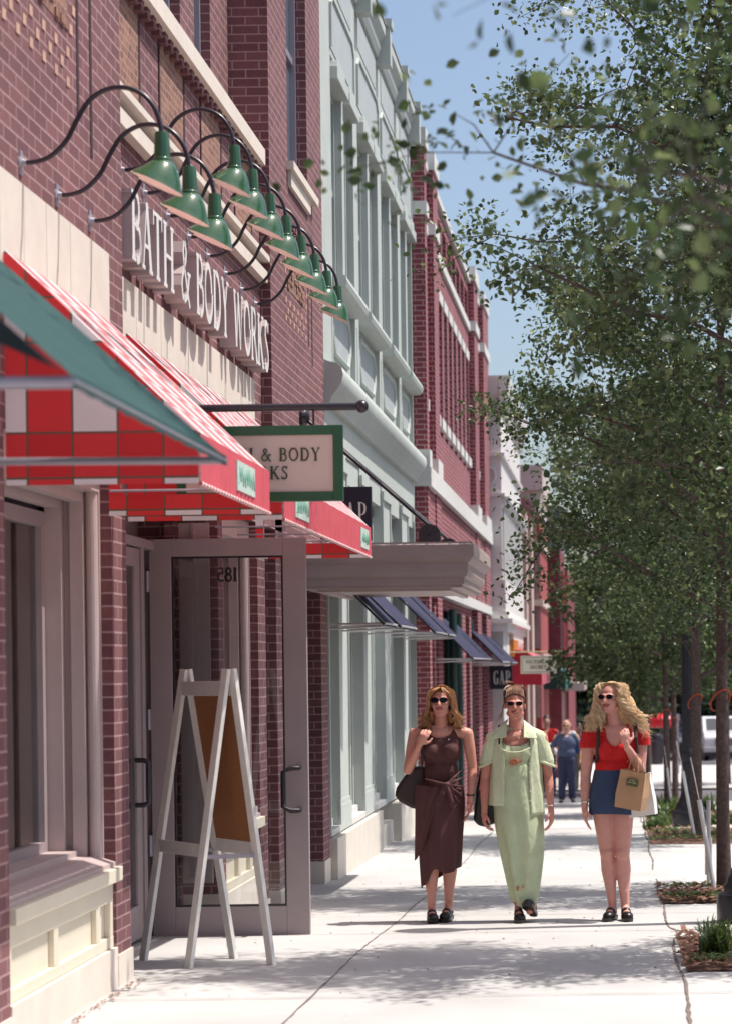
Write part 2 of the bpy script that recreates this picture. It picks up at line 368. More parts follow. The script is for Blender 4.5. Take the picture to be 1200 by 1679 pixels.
# ------------------------------------------------------------------ lettering: serif capitals as strokes (unit height)
T, t_ = 0.17, 0.065
def _bowl(x0, zc, w, h, a0=-90, a1=90): return [(x0 + w*math.cos(R(a)), zc + h*math.sin(R(a))) for a in [a0 + (a1-a0)*i/10 for i in range(11)]]
def _ring(cx, w, h=0.46, n=20): return [(cx + w*math.cos(2*math.pi*i/n), 0.5 + h*math.sin(2*math.pi*i/n)) for i in range(n+1)]
GL = {   # advance, list of (width, polyline)
 'A': (0.78, [(t_, [(0.10, 0.0), (0.38, 1.0)]), (T, [(0.38, 1.0), (0.66, 0.0)]), (t_, [(0.20, 0.36), (0.55, 0.36)]), (t_, [(0.0, 0.03), (0.22, 0.03)]), (t_, [(0.52, 0.03), (0.78, 0.03)])]),
 'B': (0.68, [(T, [(0.14, 0), (0.14, 1)]), (t_, [(0.02, .97), (0.32, .97)]), (t_, [(0.02, .03), (0.34, .03)]), (t_, [(0.14, .53), (0.34, .53)]), (0.11, _bowl(0.32, .75, .20, .22)), (0.12, _bowl(0.34, .28, .24, .25))]),
 'C': (0.76, [(0.12, [(0.38 + .31*math.cos(R(a)), .5 + .46*math.sin(R(a))) for a in range(45, 320, 18)]), (t_, [(0.60, .78), (0.62, .98)]), (t_, [(0.60, .2), (0.64, .04)])]),
 'D': (0.78, [(T, [(0.14, 0), (0.14, 1)]), (t_, [(0.02, .97), (0.32, .97)]), (t_, [(0.02, .03), (0.32, .03)]), (0.13, _bowl(0.30, .5, .36, .46))]),
 'E': (0.64, [(T, [(0.14, 0), (0.14, 1)]), (t_, [(0.02, .97), (0.54, .97)]), (t_, [(0.02, .03), (0.58, .03)]), (t_, [(0.14, .52), (0.44, .52)]), (t_, [(0.54, 1.0), (0.54, .8)]), (t_, [(0.58, 0.0), (0.58, .2)]), (t_, [(.44, .42), (.44, .62)])]),
 'G': (0.82, [(0.12, [(0.38 + .31*math.cos(R(a)), .5 + .46*math.sin(R(a))) for a in range(45, 330, 18)]), (T*.8, [(0.66, .05), (0.66, .42)]), (t_, [(0.50, .42), (0.78, .42)]), (t_, [(0.60, .78), (0.62, .98)])]),
 'H': (0.86, [(T, [(0.14, 0), (0.14, 1)]), (T, [(0.70, 0), (0.70, 1)]), (t_, [(0.14, .5), (0.70, .5)]), (t_, [(0, .97), (.28, .97)]), (t_, [(0, .03), (.28, .03)]), (t_, [(.56, .97), (.84, .97)]), (t_, [(.56, .03), (.84, .03)])]),
 'I': (0.36, [(T, [(0.16, 0), (0.16, 1)]), (t_, [(0.02, .97), (.30, .97)]), (t_, [(0.02, .03), (.30, .03)])]),
 'K': (0.80, [(T, [(0.14, 0), (0.14, 1)]), (t_, [(0.2, .42), (0.62, .97)]), (T, [(0.32, .56), (0.68, 0.0)]), (t_, [(0, .97), (.28, .97)]), (t_, [(0, .03), (.28, .03)]), (t_, [(.50, .97), (.74, .97)]), (t_, [(.54, .03), (.80, .03)])]),
 'O': (0.84, [(0.125, _ring(0.40, .33))]),
 'P': (0.66, [(T, [(0.14, 0), (0.14, 1)]), (t_, [(0.02, .97), (0.32, .97)]), (t_, [(0.02, .03), (0.28, .03)]), (t_, [(0.14, .47), (0.32, .47)]), (0.12, _bowl(0.32, .72, .22, .25))]),
 'R': (0.76, [(T, [(0.14, 0), (0.14, 1)]), (t_, [(0.02, .97), (0.32, .97)]), (t_, [(0.02, .03), (0.28, .03)]), (t_, [(0.14, .50), (0.32, .50)]), (0.12, _bowl(0.32, .735, .21, .235)), (T, [(0.34, .50), (0.66, 0.0)]), (t_, [(.56, .03), (.78, .03)])]),
 'S': (0.60, [(0.12, [(.46, .84), (.36, .95), (.22, .95), (.12, .84), (.12, .70), (.22, .59), (.36, .48), (.46, .36), (.46, .18), (.34, .05), (.2, .04), (.08, .14)]), (t_, [(.47, .78), (.48, .98)]), (t_, [(.07, .02), (.08, .24)])]),
 'T': (0.74, [(T, [(0.36, 0), (0.36, 1)]), (t_, [(0.04, .965), (0.68, .965)]), (t_, [(0.04, 1.0), (0.04, .78)]), (t_, [(0.68, 1.0), (0.68, .78)]), (t_, [(.22, .03), (.50, .03)])]),
 'V': (0.78, [(T, [(0.12, 1.0), (0.40, 0.0)]), (t_, [(0.40, 0.0), (0.66, 1.0)]), (t_, [(0, .97), (.26, .97)]), (t_, [(.54, .97), (.78, .97)])]),
 'W': (1.08, [(T*.9, [(0.10, 1.0), (0.32, 0.0)]), (t_, [(0.32, 0.0), (0.54, .95)]), (T*.9, [(0.52, 1.0), (0.74, 0.0)]), (t_, [(0.74, 0.0), (0.96, 1.0)]), (t_, [(0, .97), (.22, .97)]), (t_, [(.86, .97), (1.06, .97)])]),
 'Y': (0.76, [(T, [(0.12, 1.0), (0.38, .48)]), (t_, [(0.64, 1.0), (0.38, .48)]), (T, [(0.38, .5), (0.38, 0)]), (t_, [(0, .97), (.26, .97)]), (t_, [(.52, .97), (.76, .97)]), (t_, [(.24, .03), (.52, .03)])]),
 '&': (0.88, [(0.10, [(.80, .0), (.60, .22), (.34, .58), (.24, .78), (.30, .93), (.42, .95), (.50, .84), (.46, .70), (.32, .56), (.14, .40), (.08, .24), (.16, .08), (.34, .04), (.52, .12), (.64, .30), (.70, .48)]), (t_, [(.56, .50), (.84, .50)])]),
 "'": (0.24, [(0.10, [(0.10, 1.0), (0.08, .74)])]),
 '1': (0.42, [(T, [(0.2, 0), (0.2, 1)]), (t_, [(.04, .84), (.2, .98)]), (t_, [(.04, .03), (.36, .03)])]),
 '8': (0.62, [(0.12, [(.30 + .19*math.cos(a/8*math.pi), .74 + .21*math.sin(a/8*math.pi)) for a in range(17)]), (0.13, [(.30 + .23*math.cos(a/8*math.pi), .27 + .24*math.sin(a/8*math.pi)) for a in range(17)])]),
 '5': (0.60, [(t_*1.6, [(.14, .95), (.50, .95)]), (t_*1.3, [(.14, .97), (.11, .56)]), (0.13, [(.11, .56), (.26, .62), (.42, .55), (.50, .38), (.46, .16), (.30, .04), (.10, .08)])]),
 ' ': (0.42, []),
}
def text_width(s, h, xs=1.0, gap=0.06): return sum((GL[c][0] + gap) for c in s) * h * xs
def glyphs(mb, s, origin, right, up, h, depth, xs=1.0, gap=0.06, wmul=1.0, mi=0, side=None):
    """letters as solid strokes; each stroke gets its own face depth so none coincide"""
    o = Vector(origin); r = Vector(right).normalized(); u = Vector(up).normalized(); nrm = r.cross(u)
    x = 0.0; k = 0
    for c in s:
        adv, strokes = GL[c]
        for w, pl in strokes:
            w *= wmul
            for i in range(len(pl) - 1):
                a = Vector((pl[i][0] * xs, pl[i][1])); b = Vector((pl[i+1][0] * xs, pl[i+1][1]))
                d = b - a
                if d.length < 1e-6: continue
                d.normalize(); p = Vector((-d.y, d.x)) * w / 2 * (xs ** 0.5 if xs < 1 else 1)
                e = d * (w * 0.22 if len(pl) > 3 else 0.0)
                k += 1; dd = depth + (k % 23) * 0.00025; bk = (k % 19) * 0.0002
                pts = [a - e - p, b + e - p, b + e + p, a - e + p]
                front = [o + r * ((q.x + x) * h) + u * (q.y * h) + nrm * dd for q in pts]
                back = [o + r * ((q.x + x) * h) + u * (q.y * h) + nrm * bk for q in pts]
                mb.add(front + back, [(0,1,2,3)], mi); o8 = len(mb.v) - 8
                for q_ in ((7,6,5,4),(0,4,5,1),(1,5,6,2),(2,6,7,3),(3,7,4,0)): mb.f.append(tuple(o8 + z_ for z_ in q_)); mb.mi.append(mi if side is None else side)
        x += (adv + gap) * xs if xs else adv
    return x * h
# ------------------------------------------------------------------ ground, streets, pavement
def strip(name, x0, x1, y0, y1, dz, mat, kind='structure'):
    mb = MB(); ys = sorted(set([y0, y1] + [y for y, _ in GP if y0 < y < y1] + [y0 + (y1-y0)*i/12 for i in range(1, 12)]))
    o = 0
    for y in ys: mb.v += [(x0, y, gz(y) + dz), (x1, y, gz(y) + dz)]
    for i in range(len(ys) - 1): mb.f.append((2*i, 2*i+1, 2*i+3, 2*i+2)); mb.mi.append(0)
    ob = mb.build(name, mat); ob['kind'] = kind
    return ob
strip('ground', -900, 900, -60, 1500, -0.16, ASPH)
strip('street', 2.55, 12.0, -20, 45.4, -0.13, ASPH)
# sidewalk is one slab with a real kerb step on the street side
mb = MB(); ys = [-20 + i * 2.0 for i in range(34)]; ys[-1] = 45.4
for y in ys: mb.v += [(-4.4, y, gz(y)), (2.35, y, gz(y)), (2.38, y, gz(y) - 0.012), (2.38, y, gz(y) - .16)]
for i in range(len(ys)-1):
    for j in range(3): mb.f.append((4*i+j, 4*i+j+1, 4*i+j+5, 4*i+j+4)); mb.mi.append(0)
mb.f.append((0, 1, 2, 3)); mb.mi.append(0); mb.f.append(tuple(4*(len(ys)-1)+k for k in (3, 2, 1, 0))); mb.mi.append(0)
tag(mb.build('sidewalk', CONC), kind='structure')
mb = MB()
for y0, y1 in ((54.6, 64), (64, 72), (72, 83)):
    za, zb = gz(y0), gz(y1)
    mb.add([(-4.4, y0, za), (14, y0, za), (14, y1, zb), (-4.4, y1, zb)], [(0, 1, 2, 3)])
strip('cross_street', -4.6, 16, 45.41, 54.58, -.05, ASPH)
tag(mb.build('far_pavement', CONC), kind='structure')
mb = MB(); mb.add([(-4.4, 83.02, gz(83)-.002), (2.2, 83.02, gz(83)-.002), (2.2, 160, gz(160)), (-4.4, 160, gz(160))], [(0, 1, 2, 3)])
tag(mb.build('far_sidewalk', CONC), kind='structure')

# control joints: wobbly dark dirt lines lying on the slab
rj = random.Random(4)
def joint(pts, w):
    mb = MB(); k = len(pts)
    for i, (x, y) in enumerate(pts):
        a = Vector(pts[max(i-1, 0)]); b = Vector(pts[min(i+1, k-1)]); d = (b - a).normalized(); n_ = Vector((-d.y, d.x))
        ww = w * rj.uniform(.45, 1.15) / 2; off = rj.uniform(-.004, .004)
        for s in (1, -1): mb.v.append((x + n_.x*(ww*s+off), y + n_.y*(ww*s+off), gz(y) + .004))
    for i in range(k-1): mb.f.append((2*i, 2*i+1, 2*i+3, 2*i+2)); mb.mi.append(0)
    return tag(mb.build('pavement_joint', JOINT), kind='structure')
def ys_(a, b, st=.12):
    n = int((b - a) / st); return [a + st*i for i in range(n+1)]
joint([(-1.60 + .012*math.sin(y*1.7), y) for y in ys_(8, 45)], .011)
joint([(0.335 + .01*math.sin(y*2.3) + (.04 if 14.1 < y < 15 else 0)*math.sin((y-14.1)/.9*math.pi), y) for y in ys_(8, 45)], .020)
for yy in (9.9, 11.3, 14.75, 16.2, 19.5, 21.2, 24.4, 28.2, 31.6, 35.2, 39, 42.6):
    joint([(-2.66 + .12*i, yy + .004*math.sin(i)) for i in range(int(5/.12))], .010)
# grit and fallen specks scattered on the slab
mb = MB(); rg = random.Random(8)
for i in range(120):
    x = rg.uniform(-2.6, .3); y = rg.uniform(11, 24); r = rg.uniform(.004, .011); z = gz(y) + .002
    a = rg.uniform(0, 6); mb.add([(x+r*math.cos(a+k*1.3), y+r*math.sin(a+k*1.3)*1.4, z + (.004 if k % 2 else 0)) for k in range(5)], [(0,1,2,3,4)])
for i in range(90):
    y = rg.uniform(10, 12.1); x = -2.70 + .035 + abs(rg.gauss(0, .03)); r = rg.uniform(.004, .012)
    mb.add([(x+r*math.cos(k*1.3), y+r*math.sin(k*1.3)*1.4, gz(y)+.004 + (.004 if k % 2 else 0)) for k in range(5)], [(0,1,2,3,4)])
tag(mb.build('leaf_litter', CHIP), 'tiny dry leaf fragments scattered over the pale sidewalk', 'leaf litter', kind='stuff')
# ------------------------------------------------------------------ plum brick corner store (near left)
P0, P1, P2, GZ, BK = -2.70, -2.785, -3.01, -3.05, -3.9
b1 = thing('brick_store_building', 'plum brick store building nearest on the left, behind the checked awnings', 'building', (P0, 12, 0))
w = MB()
w.box(BK, P0, 4.0, 9.73, -.3, 3.45)                        # near pier
for y0, y1 in ((11.80, 12.15), (14.95, 15.13), (16.60, 16.95), (17.50, 17.86), (20.12, 20.55)):
    w.box(BK if y0 in (14.95, 20.12) else -3.2, P0, y0, y1, .22 if y0 < 15 else -.02, 3.45)
w.box(BK, -2.9, 9.73, 20.12, 2.80, 3.45)                   # lintel zone
w.box(BK, P0, 4.0, 12.14, 3.45, 9.6)                       # left upper pier
w.box(BK, P1, 12.14, 17.42, 3.45, 5.70)                    # mid bay
w.box(BK, P0, 17.42, 20.55, 3.45, 5.93)
w.box(BK, P0, 17.42, 18.42, 5.93, 9.6); w.box(BK, P0, 19.60, 20.55, 5.93, 9.6); w.box(BK, P0, 18.42, 19.60, 8.3, 9.6)
w.box(BK, P2 - .12, 12.14, 17.42, 8.6, 9.6)
yy = 17.42
for k, (a, b) in enumerate(((16.62, 17.42), (15.46, 15.98), (14.34, 14.88), (13.2, 13.76), (12.14, 12.66))):
    w.box(BK, P2, a, b, 5.70, 8.6)
w.box(-4.6, BK, 4.0, 20.55, -.3, 9.6)
w.box(-3.2, P0, 12.15, 17.86, 2.86, 3.45); w.box(-3.2, P0, 9.73, 11.8, 2.86, 3.45); w.box(-3.2, P0, 17.86, 20.12, 2.70, 3.45)
# dark soldier slots are flat strips on the brick, groove shade put into the colour
w.build('wall', BR1, b1)
for yc, z0, z1 in ((11.17, 4.58, 6.4), (11.45, 4.43, 6.4), (19.55, 4.62, 5.35), (19.78, 4.47, 5.35)):
    g = MB(); g.box(P0 - .001, P0 + .0035, yc - .022, yc + .022, z0, z1); g.build('slot', MATS['groove_shade'] if 'groove_shade' in MATS else plain('groove_shade', (0.035, 0.012, 0.016), .9), b1)
# basket-weave inset panels with buff border bricks
for (a, b, z0, z1, nm) in ((9.9, 10.95, 4.95, 6.6, 0), (18.3, 19.32, 4.92, 5.45, 1)):
    p = MB(); rp = random.Random(3)
    p.box(P0 - .002, P0 + .003, a, b, z0, z1)
    y_ = a
    while y_ < b - .05:
        z_ = z0
        while z_ < z1 - .03:
            if rp.random() < .55: p.box(P0 + .0035, P0 + rp.uniform(.006, .016), y_ + .008, y_ + .085, z_ + .004, z_ + .045)
            z_ += .052
        y_ += .1
    p.build('patterned_panel', BR1B, b1)
    q = MB(); n_ = int((b - a + .3) / .115)
    for i in range(n_):
        for j in range(3):
            if (i + j) % 2 == 0: q.box(P0, P0 + .005, a - .12 + i*.115, a - .12 + i*.115 + .06, z0 - .13 - j*.075, z0 - .13 - j*.075 + .05)
    for j in range(int((z1 - z0) / .11)):
        q.box(P0, P0 + .005, a - .12, a - .06, z0 + j*.11, z0 + j*.11 + .05)
        q.box(P0, P0 + .005, b + .05 + (.06 if j % 2 else 0), b + .11 + (.06 if j % 2 else 0), z0 + j*.11, z0 + j*.11 + .05)
    q.build('buff_brick_border', LITEBR, b1)
    d = MB()
    for i in range(7): d.box(P0 + .001, P0 + .03, a + .1 + i*.13, a + .17 + i*.13, z1, z1 + .06)
    d.build('dentil_course', BR1, b1)
# recessed rough panels between the bands of the mid bay
for a, b in ((12.30, 13.0), (13.62, 14.35), (14.98, 15.7), (16.3, 17.0)):
    p = MB(); p.box(P1 - .002, P1 + .004, a, b, 5.06, 5.66); p.build('rough_panel', BR1B, b1)
    p = MB(); p.box(P1, P1 + .007, a - .035, a, 5.06, 5.66); p.build('panel_groove', MATS['groove_shade'], b1)  # dark strip beside the panel, groove shade put into its colour
    p = MB(); p.box(P1, P1 + .007, b, b + .045, 5.06, 5.66); p.build('panel_groove', MATS['groove_shade'], b1)
# stone work
s_ = MB(); s_.box(P0, P0 + .014, 4.0, 11.76, 3.42, 3.985)
s_.build('stone_sign_band', STONE, b1)
j_ = MB()
for y_ in (9.3, 9.66, 10.06, 10.46, 10.92, 11.34): j_.box(P0 + .010, P0 + .0148, y_, y_ + .006, 3.42, 3.985)
j_.build('stone_joints', plain('stone_joint', (.42, .34, .30), .9), b1)
s_ = MB(); s_.box(P1, P1 + .016, 12.22, 17.0, 3.42, 3.99); s_.build('stone_sign_band', STONE, b1)
j_ = MB()
for y_ in (12.8, 13.5, 14.25, 15.0, 15.75, 16.45): j_.box(P1 + .012, P1 + .0168, y_, y_ + .006, 3.42, 3.99)
j_.build('stone_joints', MATS['stone_joint'], b1)
s_ = MB(); s_.prism([(P1 - .01, 4.975), (P1 + .083, 4.975), (P1 + .083, 5.02), (P1 + .03, 5.05), (P1 - .01, 5.05)], 12.145, 17.415)
s_.build('stone_string_course', STONE, b1)
s_ = MB(); s_.prism([(P1 - .01, 4.81), (P1 + .062, 4.81), (P1 + .062, 4.90), (P1 - .01, 4.915)], 12.145, 17.415)
s_.build('stone_string_course', STONE, b1)
s_ = MB(); s_.prism([(P2, 5.70), (P0 + .002, 5.70), (P0 + .002, 5.822), (P2, 5.86)], 12.145, 17.22)
s_.build('stone_ledge', STONE, b1)
d = MB()
for i in range(30): d.box(P1, P1 + .05, 12.2 + i*.172, 12.28 + i*.172, 5.63, 5.70)
d.build('dentil_course', BR1, b1)
# upper windows
def upwin(b, xg, y0, y1, z0, z1, frame, depth=.06, n=1, name='window', rail=True, glass=GLUP, fw=.05):
    f = MB()
    f.box(xg - .02, xg + depth, y0, y0 + fw, z0, z1); f.box(xg - .02, xg + depth, y1 - fw, y1, z0, z1)
    f.box(xg - .02, xg + depth, y0 + fw, y1 - fw, z1 - fw, z1); f.box(xg - .02, xg + depth, y0 + fw, y1 - fw, z0, z0 + fw)
    for i in range(1, n): yc = y0 + (y1-y0)*i/n; f.box(xg - .02, xg + depth - .01, yc - fw*.4, yc + fw*.4, z0 + fw, z1 - fw)
    if rail: zc = z0 + (z1-z0)*.5; f.box(xg - .02, xg + depth - .02, y0 + fw, y1 - fw, zc - .03, zc + .03)
    o = f.build(name, frame, b)
    g_ = MB(); g_.box(xg - .03, xg, y0 + .01, y1 - .01, z0 + .01, z1 - .01); g_.build('pane', glass, o)
    return o
for a, b in ((15.98, 16.62), (14.88, 15.46), (13.76, 14.34), (12.66, 13.2)):
    upwin(b1, P2 - .12, a, b, 5.86, 8.6, GREYM, .05)
upwin(b1, P0 - .14, 18.42, 19.60, 6.0, 8.3, GREYM, .05, 2)
s_ = MB(); s_.box(P0, P0 + .06, 18.36, 19.9, 5.93, 6.0); s_.box(P0 - .2, P0 + .03, 18.42, 19.6, 5.80, 5.929); s_.build('window_sill', STONE, b1)
# stone bases of the piers
for y0, y1 in ((4.0, 9.73), (11.80, 12.15), (14.95, 15.13), (16.60, 16.95), (17.50, 17.86), (20.12, 20.55)):
    s_ = MB(); s_.box(-3.15, P0 + .012, y0 - .004, y1 + .004, gz(y0) - .3, .222 if y0 < 15 else -.018); s_.build('stone_base', STONE, b1)

def display(y0, y1, zb, nm_extra=0):
    """shop window with stepped casing and panelled stall riser"""
    root = MB()
    for xa, xb, t in ((-2.760, -2.835, .030), (-2.835, -2.905, .085), (-2.905, -2.945, .045), (-2.945, -3.03, .115)):
        root.box(xb, xa, y1 - t, y1 + .001, zb + .05, 2.86); root.box(xb, xa, y0 - .001, y0 + t, zb + .05, 2.86)
        root.box(xb, xa, y0 + t, y1 - t, 2.86 - t - .12, 2.858)
    root.tube([(-2.797, y1 - .038, zb + .05), (-2.797, y1 - .038, 2.84)], .032, 14)
    f = root.build('window_frame', MAUVE2, b1)
    f2 = MB(); f2.box(-3.09, -3.03, y0 + .2, y0 + .26, zb + .1, 2.6); f2.box(-3.09, -3.03, y1 - .185, y1 - .10, zb + .1, 2.6)
    f2.box(-3.09, -3.03, y0 + .26, y1 - .185, 2.52, 2.6); f2.box(-3.09, -3.03, y0 + .26, y1 - .185, zb + .1, zb + .17)
    f2.build('sash', MAUVE, f)
    g_ = MB(); g_.box(-3.068, -3.062, y0 + .25, y1 - .18, zb + .16, 2.53); g_.build('pane', GLASSW, f)
    i_ = MB(); i_.box(-3.40, -3.36, y0, y1, zb + .05, 2.86); i_.box(-3.80, -3.09, y0 + .2, y1 - .2, zb, zb + .05)
    i_.box(-3.36, -3.09, y1 - .03, y1, zb + .05, 2.86)
    i_.build('shop_interior', GREYIN, b1)
    st = MB(); st.box(-2.80, -2.668, y0, y1 + .03, zb - .055, zb + .02); st.build('sill_cap', CREAM, b1, bevel=.004)
    st = MB(); st.prism([(-2.88, zb + .02), (-2.70, zb + .02), (-2.70, zb + .045), (-2.80, zb + .08), (-2.88, zb + .085)], y0, y1 + .012)
    st.box(-3.1, -2.88, y0, y1 - .02, zb + .05, zb + .115); st.build('window_sill', MAUVE2, b1)
    p = MB(); zt = zb - .056; z0 = zb - .41
    p.box(-3.1, -2.745, y0, y1, z0, zt)
    p.box(-2.745, -2.715, y0, y1, zt - .11, zt - .0); p.box(-2.745, -2.715, y0, y1, z0, z0 + .06)
    n_ = 2; L = (y1 - y0)
    for yy in (y0, y0 + L*.40, y1 - .38, y1 - .09): p.box(-2.745, -2.716, yy, yy + .085, z0 + .06, zt - .11)
    p.build('stall_riser', CREAM, b1, bevel=.004)
    q = MB(); q.box(-3.1, P0 + .008, y0, y1, gz(y0) - .25, z0 - .002); q.build('plinth', STONE, b1)
MAUVE2 = plain('putty_paint', (0.47, 0.37, 0.36), .5, .05, 4)
display(9.73, 11.80, .68)
display(15.13, 16.60, .62)
# entry recess
e = MB(); e.box(-3.9, -3.24, 12.15, 14.95, 2.62, 2.86); e.box(-3.22, -3.1, 12.15, 12.6, 0, 2.62)
e.box(-3.22, -3.1, 12.6, 14.84, 2.56, 2.62); e.box(-3.3, -3.12, 14.84, 14.95, gz(14.9), 2.62); e.box(-3.19, -3.11, 14.43, 14.52, gz(14), 2.56)
e.build('entry_frame', MAUVE, b1)
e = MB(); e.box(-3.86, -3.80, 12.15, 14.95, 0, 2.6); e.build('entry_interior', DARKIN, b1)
e = MB(); e.box(-2.96, -2.755, 14.925, 14.955, .3, 2.75); e.box(-2.87, -2.85, 14.905, 14.93, .3, 2.75); e.build('entry_trim', MAUVE2, b1)
e = MB(); e.box(-3.05, -2.962, 14.88, 14.952, 0, 2.75); e.build('brick_jamb', BR1, b1)
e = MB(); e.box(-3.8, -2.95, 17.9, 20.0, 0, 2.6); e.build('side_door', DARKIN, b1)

def pull(mb, x, y, z0, z1, axis, r=.016, out=.075):
    d = Vector(axis) * out; a = Vector((x, y, z0)); b = Vector((x, y, z1)); c = Vector((0, 0, .035))
    e1 = Vector(axis) * (out * .65)
    mb.tube([a, a + e1, a + d + c*.4, a + d + c, b + d - c, b + d - c*.4, b + e1, b], r, 10)
# near leaf, closed
nl = thing('closed_door', 'closed taupe glazed shop door set back behind the near brick pier', 'door', (-3.13, 13.35, gz(13.4)))
m_ = MB(); zg = gz(14) + .02
m_.box(-3.16, -3.12, 13.35, 13.45, zg, 2.55); m_.box(-3.16, -3.12, 14.28, 14.42, zg, 2.55); m_.box(-3.16, -3.12, 13.45, 14.28, zg, zg + .22); m_.box(-3.16, -3.12, 13.45, 14.28, 2.43, 2.55)
m_.build('door_frame', MAUVE, nl, bevel=.004)
m_ = MB(); m_.box(-3.143, -3.137, 13.45, 14.28, zg + .22, 2.43); m_.build('pane', GLASSW, nl)
m_ = MB(); pull(m_, -3.12, 14.22, .88, 1.17, (1, 0, 0), .017, .085); m_.build('handle', BLACK, nl, smooth=True)
# open leaf, frontal
def dx(px): return (px - 1010) / 243.0
od = thing('open_door', 'wide taupe framed glass door standing open across the entry, numbered on its glass', 'door', (-3.14, 14.8, gz(14.8)))
D0, D1 = 14.785, 14.83
zb_, zt_ = -.055, 2.635
m_ = MB()
xa, xb = -3.135, -2.08; ia, ib = -2.985, -2.235; zi0, zi1 = .155, 2.515
m_.box(xa, ia, D0, D1, zb_, zt_); m_.box(ib, xb, D0, D1, zb_, zt_); m_.box(ia, ib, D0, D1, zi1, zt_); m_.box(ia, ib, D0, D1, zb_, zi0)
m_.build('door_frame', MAUVE, od, bevel=.004)
m_ = MB(); m_.box(ia - .01, ib + .01, D0 + .018, D0 + .025, zi0 - .01, zi1 + .01); m_.build('pane', GLASS, od)
m_ = MB()
for a, b, c, d in ((ia, ia + .012, zi0, zi1), (ib - .012, ib, zi0, zi1), (ia + .012, ib - .012, zi1 - .012, zi1), (ia + .012, ib - .012, zi0, zi0 + .012)): m_.box(a, b, D0 + .006, D1 - .006, c, d)
m_.build('glazing_gasket', BLACK, od)
m_ = MB(); pull(m_, -2.165, D0, .80, 1.085, (0, -1, 0), .017, .085); 
h_ = MB(); h_.tube([(-2.14, D0 - .0, 1.085), (-2.14, D0 - .075, 1.085), (-2.19, D0 - .085, 1.083), (-2.238, D0 - .085, 1.06), (-2.238, D0 - .085, .825), (-2.19, D0 - .085, .80), (-2.14, D0 - .075, .80), (-2.14, D0, .80)], .0165, 10)
h_.build('handle', plain('matte_black_pull', (.012, .008, .014), .5, .1, 6), od, smooth=True)
m_ = MB()
for z in (.5, 1.35, 2.28): m_.tube([(-3.145, D0 - .012, z), (-3.145, D0 - .012, z + .14)], .014, 8); m_.box(-3.19, -3.15, D0 - .004, D0 + .02, z, z + .14)
m_.build('hinge', GREYM, od)
m_ = MB(); m_.box(xa + .05, xb - .002, D0 - .01, D1, zb_ - .012, zb_ - .001); m_.build('door_sweep', BLACK, od)
m_ = MB(); glyphs(m_, "185", (-2.545, D0 + .0262, 2.345), (-1, 0, 0), (0, 0, 1), .095, .002, .86, gap=.02, wmul=1.25); m_.build('number', plain('vinyl_black', (.01, .01, .01), .5), od)

LRET = plain('letter_return', (0.44, 0.35, 0.345), .5, .05, 7)
# ------------------------------------------------------------------ wall lettering
lt = thing('wall_lettering', 'row of thick white capital letters reading BATH & BODY WORKS on plum brick', 'sign', (P1, 12.2, 4.03))
word = "BATH & BODY WORKS"; hL = .395; tot = text_width(word, hL, 1.0, .06); xs = 4.86 / tot
yc = 12.22
for ch in word:
    adv = (GL[ch][0] + .06) * hL * xs
    if ch != ' ':
        m_ = MB(); glyphs(m_, ch, (P1 + .004, yc, 4.045), (0, 1, 0), (0, 0, 1), hL, .118, xs, wmul=.95, side=1)
        m_.build('letter', [LETTER, LRET], lt, fixn=True)
    yc += adv

